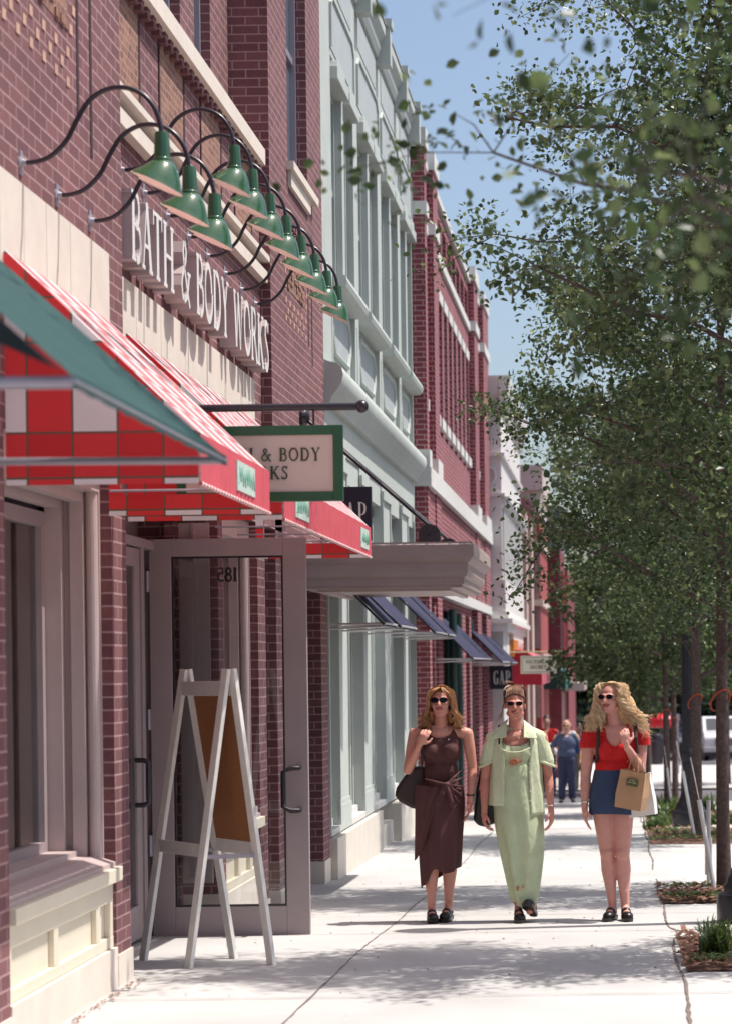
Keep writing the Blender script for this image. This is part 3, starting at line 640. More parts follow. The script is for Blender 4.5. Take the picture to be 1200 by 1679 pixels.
# ------------------------------------------------------------------ gooseneck lamps
def make_lamp():
    root = thing('gooseneck_lamp', None, 'wall lamp')
    m = MB(); rx = Matrix.Rotation(R(90), 3, 'Y')
    m.lathe([(.034, 0), (.034, .006), (.02, .012), (.014, .03)], (0, 0, 0), rx, 16)
    m.box(0, .008, -.022, .022, -.055, .055)
    m.build('wall_plate', GREYM, root, smooth=True)
    m = MB()
    p = [(0, 0), (.075, .003), (.145, .03), (.215, .10), (.262, .19), (.32, .28), (.40, .33), (.49, .337), (.575, .298), (.63, .22), (.652, .12)]
    q = []
    for i in range(len(p) - 1):                              # Catmull-Rom
        a, b, c, d = p[max(i-1, 0)], p[i], p[i+1], p[min(i+2, len(p)-1)]
        for k in range(4):
            t = k / 4; q.append(tuple(.5*((2*b[j]) + (-a[j]+c[j])*t + (2*a[j]-5*b[j]+4*c[j]-d[j])*t*t + (-a[j]+3*b[j]-3*c[j]+d[j])*t**3) for j in (0, 1)))
    q.append(p[-1]); m.tube([(x, 0, z) for x, z in q], .0115, 10)
    m.build('gooseneck_arm', BLACK, root, smooth=True)
    m = MB(); m.lathe([(.012, .135), (.030, .13), (.033, .12), (.036, .06), (.038, .012), (.044, .006), (.044, -.004), (.036, -.006)], (.652, 0, .0), None, 20)
    m.build('lamp_neck', LGREEN, root, smooth=True)
    # skewed bell: rings go from the neck to a rim tilted towards the wall
    m = MB(); n = 32; rings = []
    for k in range(9):
        t = k / 8; r = .044 + (.128 - .044) * (t ** .75) if k else .042
        zc = -.002 - .105 * t; xc = .652 - .028 * t; tilt = R(24) * min(1, t * 1.15)
        rings.append([(xc + r*math.cos(a)*math.cos(tilt), r*math.sin(a), zc - r*math.cos(a)*math.sin(tilt)) for a in [2*math.pi*j/n for j in range(n)]])
    for rg_ in rings: m.v += rg_
    for k in range(8):
        for j in range(n): m.f.append((k*n+j, k*n+(j+1) % n, (k+1)*n+(j+1) % n, (k+1)*n+j)); m.mi.append(0)
    m.f.append(tuple(reversed(range(n)))); m.mi.append(0)
    sh = m.build('lamp_shade', LGREEN, root, smooth=True)
    m = MB(); last = rings[-1]; c_ = (.624, 0, -.092); m.v += last + [tuple(c_[i] + (v[i]-c_[i])*.96 + (0 if i < 2 else .006) for i in range(3)) for v in last] + [c_]
    for j in range(n): m.f.append((j, (j+1) % n, n+(j+1) % n, n+j)); m.f.append((n+j, n+(j+1) % n, 2*n)); m.mi += [0, 0]
    m.build('reflector', LPINK, sh, smooth=False)
    return root
l0 = make_lamp()
lampspec = [(P0, 10.06, 4.085), (P0, 10.71, 4.075), (P0, 11.38, 4.085)] + [(P1, y, 4.60) for y in (12.49, 13.10, 13.77, 14.45, 15.12, 15.80, 16.47, 17.12)]
ordn = ['nearest', 'middle', 'farthest']
for i, (x, y, z) in enumerate(lampspec):
    o = l0 if i == 0 else copy_tree(l0)
    place(o, (x, y, z))
    if i < 3: o['label'] = 'green gooseneck lamp, %s of three low ones over the near stone band' % ordn[i]
    else: o['label'] = 'green gooseneck wall lamp, %s from the left in the higher row' % ['first', 'second', 'third', 'fourth', 'fifth', 'sixth', 'seventh', 'last'][i-3]
    o['group'] = 'green gooseneck lamps on the plum brick wall'
# thin wires/shadow conduit under lower plates
# ------------------------------------------------------------------ checked awnings
def valance_panel(root, x, ya, yb, z0, z1):
    """pleated red front valance with dashed white piping and a pale woven label"""
    m = MB(); n = int((yb - ya) / .02)
    for i in range(n + 1):
        y = ya + (yb-ya)*i/n; dxx = .004*math.sin(y*2*math.pi/.11)
        m.v += [(x + dxx, y, z1), (x + dxx*1.6, y, z0)]
    for i in range(n): m.f.append((2*i, 2*i+1, 2*i+3, 2*i+2)); m.mi.append(0)
    m.build('valance', REDV, root, fixn=False)
    p = MB(); k = int((yb - ya) / .036); p.tube([(x + .003, ya + i*.036, z0) for i in range(k+1)], .011, 6)
    p.mi = [(0 if (i // 6) % 2 else 1) for i in range(k*6)] + [0, 0]; p.build('piping', [REDV, WPAINT], root)
def check_awning(y0, y1, label, logos):
    xw, xf, zt, zf, z0 = P0 + .02, -1.83, 3.62, 2.80, 2.575
    a = thing('checked_awning', label, 'awning', (P0, (y0+y1)/2, z0), 'red and white checked awnings')
    m = MB(); m.quad((xw, y0, zt), (xw, y1, zt), (xf, y1, zf), (xf, y0, zf)); 
    m.build('canvas_slope', GY, a)
    for y in (y0, y1):
        m = MB(); e = -.004 if y == y0 else .004
        if y == y0: m.add([(xw, y + e, z0), (xf, y + e, z0), (xf, y + e, zf), (xw, y + e, zt)], [(0, 1, 2, 3)])
        else: m.add([(xw, y + e, z0), (xf, y + e, z0), (xf, y + e, z0 + .11), (xw + .09, y + e, z0 + .11), (xw + .06, y + e, z0 + .15), (xw + .055, y + e, zt - .06), (xw, y + e, zt)], [(0, 1, 2, 3, 4, 5, 6)])
        m.build('end_panel', GX, a)
    valance_panel(a, xf + .004, y0, y1, z0, zf)
    f = MB()
    for y in (y0 + .02, y1 - .02):
        f.tube([(xw + .01, y, z0 + .13), (xf - .02, y, z0 + .13), (xf - .02, y, zf - .02), (xw + .01, y, zt - .03)], .007, 8)
    f.tube([(xf - .03, y0 + .02, z0 + .13), (xf - .03, y1 - .02, z0 + .13)], .007, 8)
    k = int((y1 - y0) / 1.0)
    for i in range(1, k + 1): y = y0 + (y1-y0)*i/(k+1); f.tube([(xw + .01, y, z0 + .13), (xf - .02, y, z0 + .13)], .006, 8)
    f.build('frame', MATS['grey_metal_bar'], a, smooth=True)
    for (yl, L) in logos:
        m = MB(); m.box(xf + .0, xf + .0125, yl, yl + L, z0 + .045, z0 + .19); g_ = m.build('label', LOGO, a)
        m = MB(); rr = random.Random(int(yl*10)); pts = []
        for i in range(15): pts.append((xf + .013, yl + .03 + (L-.06)*i/14, z0 + .115 + (.05 if i % 2 else -.045) * rr.uniform(.5, 1)))
        m.tube(pts, .005, 5); m.build('script_print', LOGOD, g_)
    return a
check_awning(9.70, 11.66, 'red and white checked awning over the near shop window, nearer of the two', [(10.62, .52)])
check_awning(12.12, 16.42, 'red and white checked awning past the entry door, farther of the two', [(12.55, .55), (15.75, .5)])
# ------------------------------------------------------------------ teal awning of the shop before
ta = thing('teal_awning', 'plain teal canvas awning out of focus at the left edge, open ended with grey bars', 'awning', (P0, 6.5, 2.4))
ya, yb, xf, zf, sl = 5.35, 7.45, -1.315, 2.47, 0.90
m = MB(); xw = P0 + .02; n = 26; k = 10
for i in range(n + 1):
    y = ya + (yb-ya)*i/n
    for j in range(k + 1):
        x = xf + (xw - xf)*j/k; sag = -.02*math.sin(math.pi*j/k)*abs(math.sin(math.pi*(y-ya)/.7))
        m.v.append((x, y, zf + (xf - x)*sl + sag))
for i in range(n):
    for j in range(k): a = i*(k+1)+j; m.f.append((a, a+1, a+k+2, a+k+1)); m.mi.append(0)
m.build('canvas', TEAL, ta, smooth=True)
m = MB()
for i in range(n + 1): y = ya + (yb-ya)*i/n; m.v += [(xf + .003, y, zf + .005), (xf + .006, y, zf - .03 - .003*math.sin(y*30))]
for i in range(n): m.f.append((2*i, 2*i+1, 2*i+3, 2*i+2)); m.mi.append(0)
m.build('hem', TEAL, ta)
m = MB(); zw_ = zf + (xf - xw)*sl; m.prism([(xf - .03, zf + .015), (xw, zw_ - .015), (xw, zw_ - .16), (-1.53, zf + (xf + 1.53)*sl - .095)], ya - .03, ya - .005); m.build('end_rafter', TEALD, ta)
m = MB(); m.tube([(xf, yb - .02, zf - .012), (xw, yb - .02, zf - .002)], .013, 8); m.tube([(xf, ya + .02, zf - .012), (xw, ya + .02, zf - .012)], .016, 8)
m.tube([(xf, ya, zf - .012), (xf, yb, zf - .012)], .008, 8)
m.build('support_bar', GREYM, ta, smooth=True)
# ------------------------------------------------------------------ hanging shop sign
hs_ = thing('hanging_shop_sign', 'green framed beige sign hanging from a black ball-ended bar between the checked awnings', 'sign', (P0, 11.88, 3.18))
Y = 11.88
m = MB(); m.tube([(P0, Y, 3.165), (-1.375, Y, 3.165)], .0205, 14); m.lathe([(.05, 0), (.05, .012), (.03, .02)], (P0 + .0, Y, 3.165), Matrix.Rotation(R(90), 3, 'Y'), 16)
m.build('bracket_bar', BLACK, hs_, smooth=True)
m = MB(); m.sphere((-1.358, Y, 3.165), .036, 20); m.build('finial', BLACK, hs_, smooth=True)
SX0, SX1, SZ0, SZ1 = -2.36, -1.462, 2.655, 3.065
for x in (-2.2, -1.62): m = MB(); m.tube([(x, Y, SZ1), (x, Y, 3.16)], .007, 8); m.build('hanger', BLACK, hs_)
m = MB(); t = .052
for a, b, c, d in ((SX0, SX0 + t, SZ0, SZ1), (SX1 - t, SX1, SZ0, SZ1), (SX0 + t, SX1 - t, SZ1 - t, SZ1), (SX0 + t, SX1 - t, SZ0, SZ0 + t)): m.box(a, b, Y - .022, Y + .022, c, d)
m.build('sign_frame', SGREEN, hs_, bevel=.003)
m = MB(); m.box(SX0 + t, SX1 - t, Y - .012, Y + .012, SZ0 + t, SZ1 - t); pn = m.build('sign_panel', SIGNBEIGE, hs_)
m = MB(); hT = .071
for k, wd in enumerate(("BATH & BODY", "WORKS")):
    wdt = text_width(wd, hT, .93, .10); cx_ = -1.90
    xr = -1.576 if k == 0 else None
    x0 = (xr - wdt) if k == 0 else cx_ - wdt/2
    glyphs(m, wd, (x0, Y - .0122, 2.873 - k*.098), (1, 0, 0), (0, 0, 1), hT, .003, .93, gap=.10, wmul=.9)
m.build('sign_text', TEXTG, pn)
# ------------------------------------------------------------------ pale green stucco store
b2 = thing('green_store_building', 'pale green stucco store building with tall paired windows between two brick ones', 'building', (P0, 25, 0))
G0 = -2.70
bays = [(21.30, 23.10), (23.50, 25.45), (25.83, 27.78), (28.10, 29.62)]
w = MB()
w.box(-4.6, -2.86, 20.55, 29.7, -.6, 9.1)                       # body behind everything
w.box(-2.86, G0, 20.55, 29.7, 3.88, 4.62)                        # frieze above shopfront
# upper wall pieces round the window bays
edges = [20.55] + [v for b in bays for v in b] + [29.7]
for i in range(0, len(edges), 2): w.box(-2.86, G0, edges[i], edges[i+1], 4.62, 9.05)
for a, b in bays: w.box(-2.86, G0, a, b, 7.72, 9.05)
for a, b in bays: w.box(-2.86, G0 - .05, a, b, 4.62, 5.45)
w.build('wall', GREEN, b2)
for a, b in bays:
    # rounded recessed panel with bead under the sill
    pm = MB(); ya, yb = a + .22, b - .18; za, zb = 4.86, 5.32; c = .16
    poly = [(ya + c, za), (yb - c, za), (yb, za + c), (yb, zb - c*.6), (yb - c*.7, zb), (ya + c*.7, zb), (ya, zb - c*.6), (ya, za + c)]
    pm.prism(poly, G0 - .052, G0 - .045, 'x'); pm.build('rounded_panel', GREEND, b2)
    pm = MB(); pm.tube([(G0 - .04, y, z) for y, z in poly + poly[:2]], .024, 8); pm.build('panel_bead', GREEN, b2, smooth=True)
    # sill: rounded nose slab
    pm = MB(); pm.prism([(G0 - .1, 5.42), (G0 + .09, 5.42), (G0 + .13, 5.45), (G0 + .145, 5.50), (G0 + .13, 5.55), (G0 + .10, 5.565), (G0 - .1, 5.57)], a - .04, b + .02)
    pm.build('window_sill', GREEN, b2)
    mid = (a + b) / 2 + .03
    for y0, y1 in ((a + .04, mid - .10), (mid + .10, b - .06)):
        upwin(b2, G0 - .13, y0, y1, 5.57, 7.46, GREEN, .06, 1, 'window', True, GLUP, .045)
        h = MB(); h.box(G0 - .12, G0 + .075, y0 - .05, y1 + .05, 7.47, 7.60); h.prism([(y0 + .1, 7.60), (y1 - .1, 7.60), (y1 - .14, 7.70), (y0 + .14, 7.70)], G0 - .1, G0 + .06, 'x')
        h.build('window_hood', GREEN, b2, bevel=.008)
    pm = MB(); pm.box(G0 - .125, G0 - .0, mid - .095, mid + .095, 5.57, 7.72); pm.build('mullion_pier', GREEN, b2)
    f = MB(); ya, yb = a - .02, b + .02                          # raised field panel above the hoods with clipped corner
    f.prism([(ya, 7.78), (yb, 7.78), (yb, 8.20), (yb - .15, 8.30), (ya + .15, 8.30), (ya, 8.20)], G0 + .001, G0 + .008, 'x')
    f.build('field_panel', GREEND, b2)
    f = MB(); pl = [(ya, 7.78), (ya, 8.20), (ya + .15, 8.30), (yb - .15, 8.30), (yb, 8.20), (yb, 7.78)]
    for p_, q_ in zip(pl, pl[1:]): f.bar((G0 + .012, *p_), (G0 + .012, *q_), .03, .03, (1, 0, 0))
    f.build('panel_moulding', GREEN, b2)
gm = MB()
for y in (21.18, 23.25, 25.6, 27.9): gm.box(G0 + .0005, G0 + .003, y, y + .03, 4.70, 5.35)
gm.build('stucco_reveal', plain('reveal_shadow_gap', (.20, .23, .22), .9), b2)  # flat strips on the stucco, shadow of the reveals put into the colour
# big rolled moulding
pm = MB(); pm.prism([(G0 - .02, 4.24), (G0 + .05, 4.24), (G0 + .07, 4.30), (G0 + .12, 4.36), (G0 + .16, 4.42), (G0 + .18, 4.50), (G0 + .165, 4.57), (G0 + .12, 4.61), (G0 + .04, 4.63), (G0 - .02, 4.66)], 20.56, 29.62)
pm.build('moulding', GREEN, b2, smooth=True)
# cornice
pm = MB(); pm.prism([(G0 - .02, 8.82), (G0 + .03, 8.82), (G0 + .06, 8.90), (G0 + .06, 8.98), (G0 + .12, 9.06), (G0 + .12, 9.16), (G0 - .02, 9.18)], 20.56, 29.69)
pm.build('cornice', GREEN, b2)
pm = MB(); pm.box(-3.4, G0 + .13, 20.56, 29.69, 9.182, 9.205); pm.build('coping', plain('coping_metal', (.30, .29, .26), .5), b2)
for y in (21.45, 23.5, 25.55, 27.55, 29.3):
    pm = MB(); pm.box(G0 - .02, G0 + .17, y - .10, y + .10, 8.74, 9.18); pm.box(G0 - .02, G0 + .19, y - .12, y + .12, 9.18, 9.27); pm.build('cornice_bracket', GREEN, b2)
f = MB()
for a, b in bays: f.box(G0 + .001, G0 + .007, a + .1, b - .1, 8.42, 8.76)
f.build('frieze_panel', GREEND, b2)
# shopfront
pil = [(20.56, 20.62), (21.30, 22.15), (23.35, 24.25), (25.50, 26.40), (27.70, 28.60), (29.45, 29.69)]
w = MB(); t = MB()
for a, b in pil:
    w.box(-2.86, G0, a, b, .17, 3.88)
    t.box(G0, G0 + .018, a + .0, a + .05, .17, 3.70); 
    if b - a > .3: t.box(G0, G0 + .018, b - .05, b, .17, 3.70); t.box(G0, G0 + .012, a - .01, b + .01, .42, .47); t.box(G0 - .0, G0 + .03, a - .02, b + .02, 3.70, 3.80); t.box(G0, G0 + .02, a - .012, b + .012, .172, .42)
w.build('pilaster', GREEN, b2); t.build('pilaster_trim', GREEN, b2)
for i in range(len(pil) - 1):
    a, b = pil[i][1], pil[i+1][0]
    z0 = .30
    f = MB(); f.box(-2.86, -2.74, a + .001, a + .07, z0, 3.60); f.box(-2.86, -2.80, b - .09, b - .001, z0, 3.60); f.box(-2.86, -2.80, a, b, 3.5, 3.62)
    fo = f.build('window_frame', GREEN, b2)
    g_ = MB(); g_.box(-2.852, -2.835, a + .05, b - .05, z0, 3.5); g_.build('pane', plain('shop_dark_glass', (.05, .055, .06), .05, .1, 1, spec=.8), fo)
    g_ = MB(); g_.box(-2.86, -2.68, a + .002, b - .002, .17, .23); g_.box(-2.86, -2.76, a + .002, b - .002, .23, z0); g_.build('sill', STONEW, fo)
    g_ = MB(); g_.box(-2.86, -2.715, a + .001, b - .001, 3.62, 3.87); g_.build('transom_panel', GREEN, fo)
s_ = MB(); s_.box(-3.0, G0 + .075, 20.56, 24.55, -.5, .155); s_.box(-3.0, G0 + .035, 24.55, 26.05, -.5, -.05); s_.box(-3.0, G0 + .13, 26.05, 29.69, -.8, .14)
s_.build('stone_base', plain('warm_stone_base', (.58, .53, .47), .85, .06, 5, bump=.1), b2)

# ------------------------------------------------------------------ taupe entrance canopy with tie rods
cn = thing('entrance_canopy', 'taupe stepped cornice canopy hung on black tie rods between the plum brick and green stores', 'canopy', (P0, 20, 2.4))
y0, y1 = 18.95, 21.3
prof = [(0, 2.435), (-.0, 2.455), (.02, 2.465), (.02, 2.515), (.045, 2.535), (.055, 2.57), (.055, 2.64), (.08, 2.665), (.10, 2.69), (.11, 2.71), (.11, 2.80), (.10, 2.812), (.10, 2.825)]
m = MB(); xr = -1.325
for off, z in prof: m.v += [(P0 + .003, y0 - off, z), (xr + off, y0 - off, z), (xr + off, y1 + off, z), (P0 + .003, y1 + off, z)]
for i in range(len(prof) - 1):
    for j in (0, 1, 2): a = i*4 + j; m.f.append((a, a+1, a+5, a+4)); m.mi.append(0)
k = (len(prof) - 1) * 4; m.f.append((k, k+1, k+2, k+3)); m.mi.append(0); m.f.append((3, 2, 1, 0)); m.mi.append(0)
m.build('canopy_slab', TAUPE, cn)
m = MB(); m.box(P0 + .12, xr - .10, y0 + .10, y0 + .16, 2.41, 2.434); m.box(P0 + .12, P0 + .18, y0 + .16, y1 - .1, 2.41, 2.434); m.box(xr - .16, xr - .1, y0 + .16, y1 - .1, 2.41, 2.434); m.build('soffit_moulding', MAUVE2, cn)
for y in (19.0, 21.1):
    m = MB(); m.tube([(P0 + .02, y, 3.93), (-1.60, y, 2.97)], .016, 10); m.build('tie_rod', BLACK, cn, smooth=True)
    m = MB(); rx = Matrix.Rotation(R(90), 3, 'Y')
    m.lathe([(.085, 0), (.085, .02), (.07, .05), (.04, .075), (.001, .08)], (P0 + .002, y, 3.93), rx, 20)
    m.build('rod_anchor', BLACK, cn); m = MB(); m.prism([(-1.69, 2.83)] + [(-1.60 + .095*math.cos(R(a)), 2.90 + .085*math.sin(R(a))) for a in range(180, -1, -20)] + [(-1.51, 2.83)], y - .05, y + .05)
    m.build('rod_anchor', BLACK, cn)
    m = MB()
    for a in (25, 55, 90, 125, 155): m.bar((-1.60, y - .053, 2.89), (-1.60 + .085*math.cos(R(a)), y - .053, 2.89 + .075*math.sin(R(a))), .008)
    m.build('anchor_rib', BLACK, cn)

# ------------------------------------------------------------------ navy awnings
def navy_awning(y0, y1, zb, label, xw=-2.80, xf=-2.17, x2=None):
    zb += .03
    a = thing('navy_awning', label, 'awning', (P0, y0, zb), 'navy canvas awnings')
    rise = (xf - xw) * 1.02
    m = MB(); m.add([(xw, y0, zb + rise), (xf, y0, zb), (xf, y1, zb), (xw, y1, zb + rise)], [(0, 1, 2, 3)])
    m.add([(xf, y0, zb), (xf, y0, zb - .03), (xf, y1, zb - .03), (xf, y1, zb)], [(0, 1, 2, 3)]); m.build('canvas', NAVYC, a)
    m = MB(); m.bar((xw, y0 - .012, zb + rise - .02), (xf, y0 - .012, zb - .02), .02, .045, (0, 1, 0)); m.build('edge_binding', NAVY, a)
    m = MB()
    for y in (y0 + .02, y1 - .02): m.tube([(xw - .0, y, zb - .01), (xf + .01, y, zb - .01)], .011, 8); m.tube([(xw, y, zb - .06), (xf - .02, y, zb - .035)], .009, 8)
    m.tube([(xf, y0, zb - .005), (xf, y1, zb - .005)], .010, 8)
    m.build('support_bar', plain('silver_bar', (.52, .50, .50), .35, .05, 6, metal=.2) if 'silver_bar' not in MATS else MATS['silver_bar'], a, smooth=True)
navy_awning(20.62, 21.75, 2.145, 'first navy canvas awning from the plum brick pier, on the green shopfront')
navy_awning(22.2, 23.9, 2.145, 'second navy canvas awning from the plum brick pier, on the green shopfront')
navy_awning(26.4, 28.2, 2.145, 'third navy canvas awning, toward the far end of the green shopfront')
navy_awning(28.55, 29.6, 2.145, 'fourth navy canvas awning, last before the red brick building')
navy_awning(31.0, 35.6, 1.84, 'widest navy canvas awning, first on the red brick building', -2.72, -2.02)
navy_awning(38.9, 41.7, 1.80, 'navy canvas awning in the middle of the red brick building', -2.72, -2.02)
navy_awning(42.3, 44.6, 1.79, 'navy canvas awning at the far end of the red brick building', -2.72, -2.02)

# ------------------------------------------------------------------ red brick store
b3 = thing('red_brick_building', 'long deep red brick store building with pale stone bands and stepped piers', 'building', (-2.6, 37, -1))
A3, W3 = -2.52, -2.63
yE = 44.5
piers = [(29.72, 30.05), (31.15, 31.95), (40.1, 41.2), (42.8, 44.5)]
w = MB()
w.box(-4.6, -2.80, 29.74, yE - .02, -1.6, 8.75)
for a, b in piers: w.box(-2.80, A3, a, b, -1.6, 8.80)
for pa, pb_ in zip(piers, piers[1:]):
    ya_, yb_ = pa[1], pb_[0]
    w.box(-2.80, W3, ya_, yb_, 4.20, 5.30); w.box(-2.80, W3, ya_, yb_, 2.62, 2.95); w.box(-2.80, A3 - .02, ya_, yb_, 2.95, 4.20)
    w.box(-2.80, W3, ya_, yb_, 7.30, 8.1); w.box(-2.80, W3, ya_, yb_, 8.55, 8.72)
wy = [32.3 + i*1.0 for i in range(8)]
w.box(-2.80, W3, 30.05, 30.30, 5.3, 7.3); w.box(-2.80, W3, 30.95, 31.15, 5.3, 7.3)
w.box(-2.80, W3, 41.2, 41.5, 5.3, 7.3); w.box(-2.80, W3, 42.4, 42.8, 5.3, 7.3)
w.box(-2.80, W3, 31.95, 32.3, 5.3, 7.3)
for y in wy: w.box(-2.80, W3, y + .62, y + 1.0 if y < 39 else 40.1, 5.3, 7.3)
for y in [30.05, 30.95, 31.95] + [y + .64 for y in wy] + [41.2, 42.5]: w.box(-2.80, W3, y, y + .2, 8.1, 8.55)
for a, b in ((30.05, 30.2), (30.9, 31.15), (34.4, 34.9), (36.4, 37.2), (38.2, 38.7)): w.box(-2.80, A3 - .03, a, b, -1.6, 2.62)
w.build('wall', BR3, b3)
tall = [(30.30, 30.95)] + [(y, y + .62) for y in wy] + [(41.5, 42.4)]
for a, b in tall:
    upwin(b3, -2.76, a, b, 5.52, 7.30, DARKR if 'DARKR' in globals() else GREYM, .03, 1, 'window', True, GLUP, .04)
    m = MB(); m.box(-2.80, W3 + .045, a - .03, b + .03, 5.36, 5.52); m.build('window_sill', STONEW, b3)
    m = MB(); m.box(-2.80, W3 + .02, a - .08, b + .08, 7.302, 7.47); m.build('lintel', STONEW, b3)
for i, y in enumerate([30.28] + wy + [41.5]):
    m = MB(); m.box(-2.80, -2.76, y - .03, y + .67, 8.1, 8.55); m.build('attic_window', plain('attic_glass', (.09, .06, .12), .15, .2, 3) if 'attic_glass' not in MATS else MATS['attic_glass'], b3)
m = MB(); m.box(-2.79, A3 + .05, 29.703, yE, 4.203, 4.46); m.build('stone_band', STONEW, b3)
m = MB(); m.box(-2.79, W3 + .04, 30.06, yE - .01, 7.86, 8.0); m.build('stone_band', STONEW, b3)
m = MB(); m.box(-3.6, W3 + .05, 29.72, yE, 8.752, 8.86); m.build('coping', STONEW, b3)
m = MB(); m.box(-2.79, A3 + .02, 29.712, yE, 2.78, 2.947); m.build('stone_band', STONEW, b3)
for a, b in piers:
    for bx in ((-3.3, A3 + .03, a - .03, b + .03, 8.802, 9.06), (-2.79, A3 + .03, a - .02, b + .02, 7.88, 8.06), (-2.79, A3 + .035, a - .02, b + .02, 4.462, 4.70)):
        m = MB(); m.box(*bx); m.build('pier_block', STONEW, b3)
m = MB()
for a, b in ((30.2, 30.9), (31.95, 34.4), (34.9, 36.4), (37.2, 38.2), (38.7, 40.1), (41.2, 42.8)): m.box(-2.80, -2.78, a, b, -1.4, 2.62)
m.build('shop_glass', MATS['shop_dark_glass'], b3)
dg = plain('dark_green_post', (.012, .035, .03), .4, .1, 6)
for y in (32.6, 34.0, 36.2, 39.2):
    m = MB(); m.tube([(-2.42 if y < 33.5 else -2.60, y, gz(y) - .1), (-2.42 if y < 33.5 else -2.60, y, 2.6)], .06, 12); m.build('drain_pipe', dg, b3, smooth=True)

# ------------------------------------------------------------------ narrow letters for the navy signs
def thin_letters(mb, s, x0, y, z0, h, pitch, mi=0):
    k = 0
    def st(a, b, w):
        nonlocal k
        k += 1; yy = y - .0003 * (k % 9)
        p = Vector((a[0], a[1])); q = Vector((b[0], b[1])); d = (q - p).normalized(); n_ = Vector((-d.y, d.x)) * w/2
        v = [(c.x, yy - .003, c.y) for c in (p-n_, q-n_, q+n_, p+n_)] + [(c.x, y + .001, c.y) for c in (p-n_, q-n_, q+n_, p+n_)]
        mb.add(v, [(0,1,2,3),(7,6,5,4),(0,4,5,1),(1,5,6,2),(2,6,7,3),(3,7,4,0)], mi)
    for i, c in enumerate(s):
        x = x0 + i*pitch; w = pitch*.60; T2 = h*.085; t2 = h*.04
        P = lambda u, v: (x + u*w, z0 + v*h)
        if c == 'G':
            for a, b in zip([(1, .80), (.9, .93), (.6, 1), (.3, .95), (.1, .8), (.04, .5), (.1, .2), (.3, .05), (.6, 0), (.9, .08)], [(.9, .93), (.6, 1), (.3, .95), (.1, .8), (.04, .5), (.1, .2), (.3, .05), (.6, 0), (.9, .08), (1, .2)]):
                st(P(*a), P(*b), T2 if a[0] < .35 else t2)
            st(P(.95, .02), P(.95, .42), T2); st(P(.6, .42), P(1.15, .42), t2); st(P(1, .8), P(1, .98), t2)
        if c == 'A':
            st(P(.05, 0), P(.5, 1), t2); st(P(.5, 1), P(.95, 0), T2); st(P(.2, .33), P(.8, .33), t2); st(P(-.1, .01), P(.25, .01), t2); st(P(.75, .01), P(1.15, .01), t2)
        if c == 'P':
            st(P(.2, 0), P(.2, 1), T2); st(P(0, .99), P(.6, .99), t2); st(P(0, .01), P(.45, .01), t2)
            pl = [(.55, .98), (.85, .93), (1, .78), (.95, .62), (.8, .5), (.5, .46), (.2, .46)]
            for a, b in zip(pl, pl[1:]): st(P(*a), P(*b), T2 if a[0] > .8 else t2)
def navy_sign(y, xw, xr, z0, z1, label, off=.33, pt=.105, h=.21):
    g = thing('navy_blade_sign', label, 'sign', (xw, y, z0), 'navy blade signs')
    xl = xr - (z1 - z0)*1.0 * .98
    m = MB(); m.box(xl, xr, y - .035, y + .035, z0, z1); m.build('sign_panel', NAVY, g, bevel=.004)
    m = MB(); thin_letters(m, 'GAP', xr - off, y - .036, (z0+z1)/2 - h*.5, h, pt); m.build('sign_text', LETTER, g)
    m = MB()
    for z in (z0 + .08, z1 - .08): m.tube([(xw, y, z), (xl, y, z)], .012, 8)
    m.build('bracket', BLACK, g)
navy_sign(20.25, P0, -2.235, 2.92, 3.42, 'nearer navy square sign above the taupe canopy, partly behind the green framed sign')
navy_sign(43.2, A3, -2.05, 1.30, 1.76, 'farther navy square sign below the last navy awning, beside the cream pavilion', .36, .117, .26)

# ------------------------------------------------------------------ cream classical pavilion and the far red buildings
LAV = plain('cream_pavilion_paint', (.60, .57, .56), .7, .04, 3)
b4 = thing('cream_pavilion_building', 'cream classical building with fluted upper wall and heavy cornice beyond the red brick one', 'building', (-2.3, 48, -1.2))
X4 = -2.29
w = MB(); w.box(-4.6, X4, 44.52, 53.4, -1.7, 7.45); w.build('wall', LAV, b4)
m = MB(); m.prism([(X4 - .01, 6.95), (X4 + .05, 6.95), (X4 + .08, 7.1), (X4 + .16, 7.25), (X4 + .20, 7.55), (X4 + .20, 7.62), (X4 - .01, 7.62)], 44.3, 53.6)
m.prism([(44.53, 6.95), (44.47, 6.95), (44.44, 7.1), (44.36, 7.25), (44.3, 7.55), (44.3, 7.62), (44.53, 7.62)], -4.5, X4 - .01, 'x'); m.build('cornice', LAV, b4)
m = MB(); m.box(-4.4, X4 + .07, 44.46, 53.4, 6.0, 6.08); m.box(-4.4, X4 + .07, 44.46, 53.4, 5.2, 5.26); m.build('string_course', LAV, b4)
m = MB(); pts = [(-2.55 + .14*math.cos(a/12*math.pi), 44.49, 5.62 + .17*math.sin(a/12*math.pi)) for a in range(25)]; m.tube(pts, .02, 6, cap=False); m.build('roundel', LAV, b4)
m = MB()
for i in range(11): y = 44.75 + i*.80; m.box(X4, X4 + .05, y, y + .34, 3.5, 5.2)
m.build('fluted_pilasters', STONEW, b4)
m = MB(); m.prism([(X4, 4.95), (X4 + .10, 5.0), (X4 + .16, 5.12), (X4 + .16, 5.2), (X4, 5.2)], 44.6, 53.4); m.build('frieze_moulding', STONEW, b4)
m = MB()
for i in range(11): y = 44.75 + i*.80; m.box(X4 - .0, X4 + .004, y + .38, y + .76, 3.5, 4.9)
m.build('window_glass', GLUP, b4)
m = MB(); m.box(-4.4, X4 + .06, 44.45, 53.4, 2.85, 3.5); m.build('spandrel', LAV, b4)
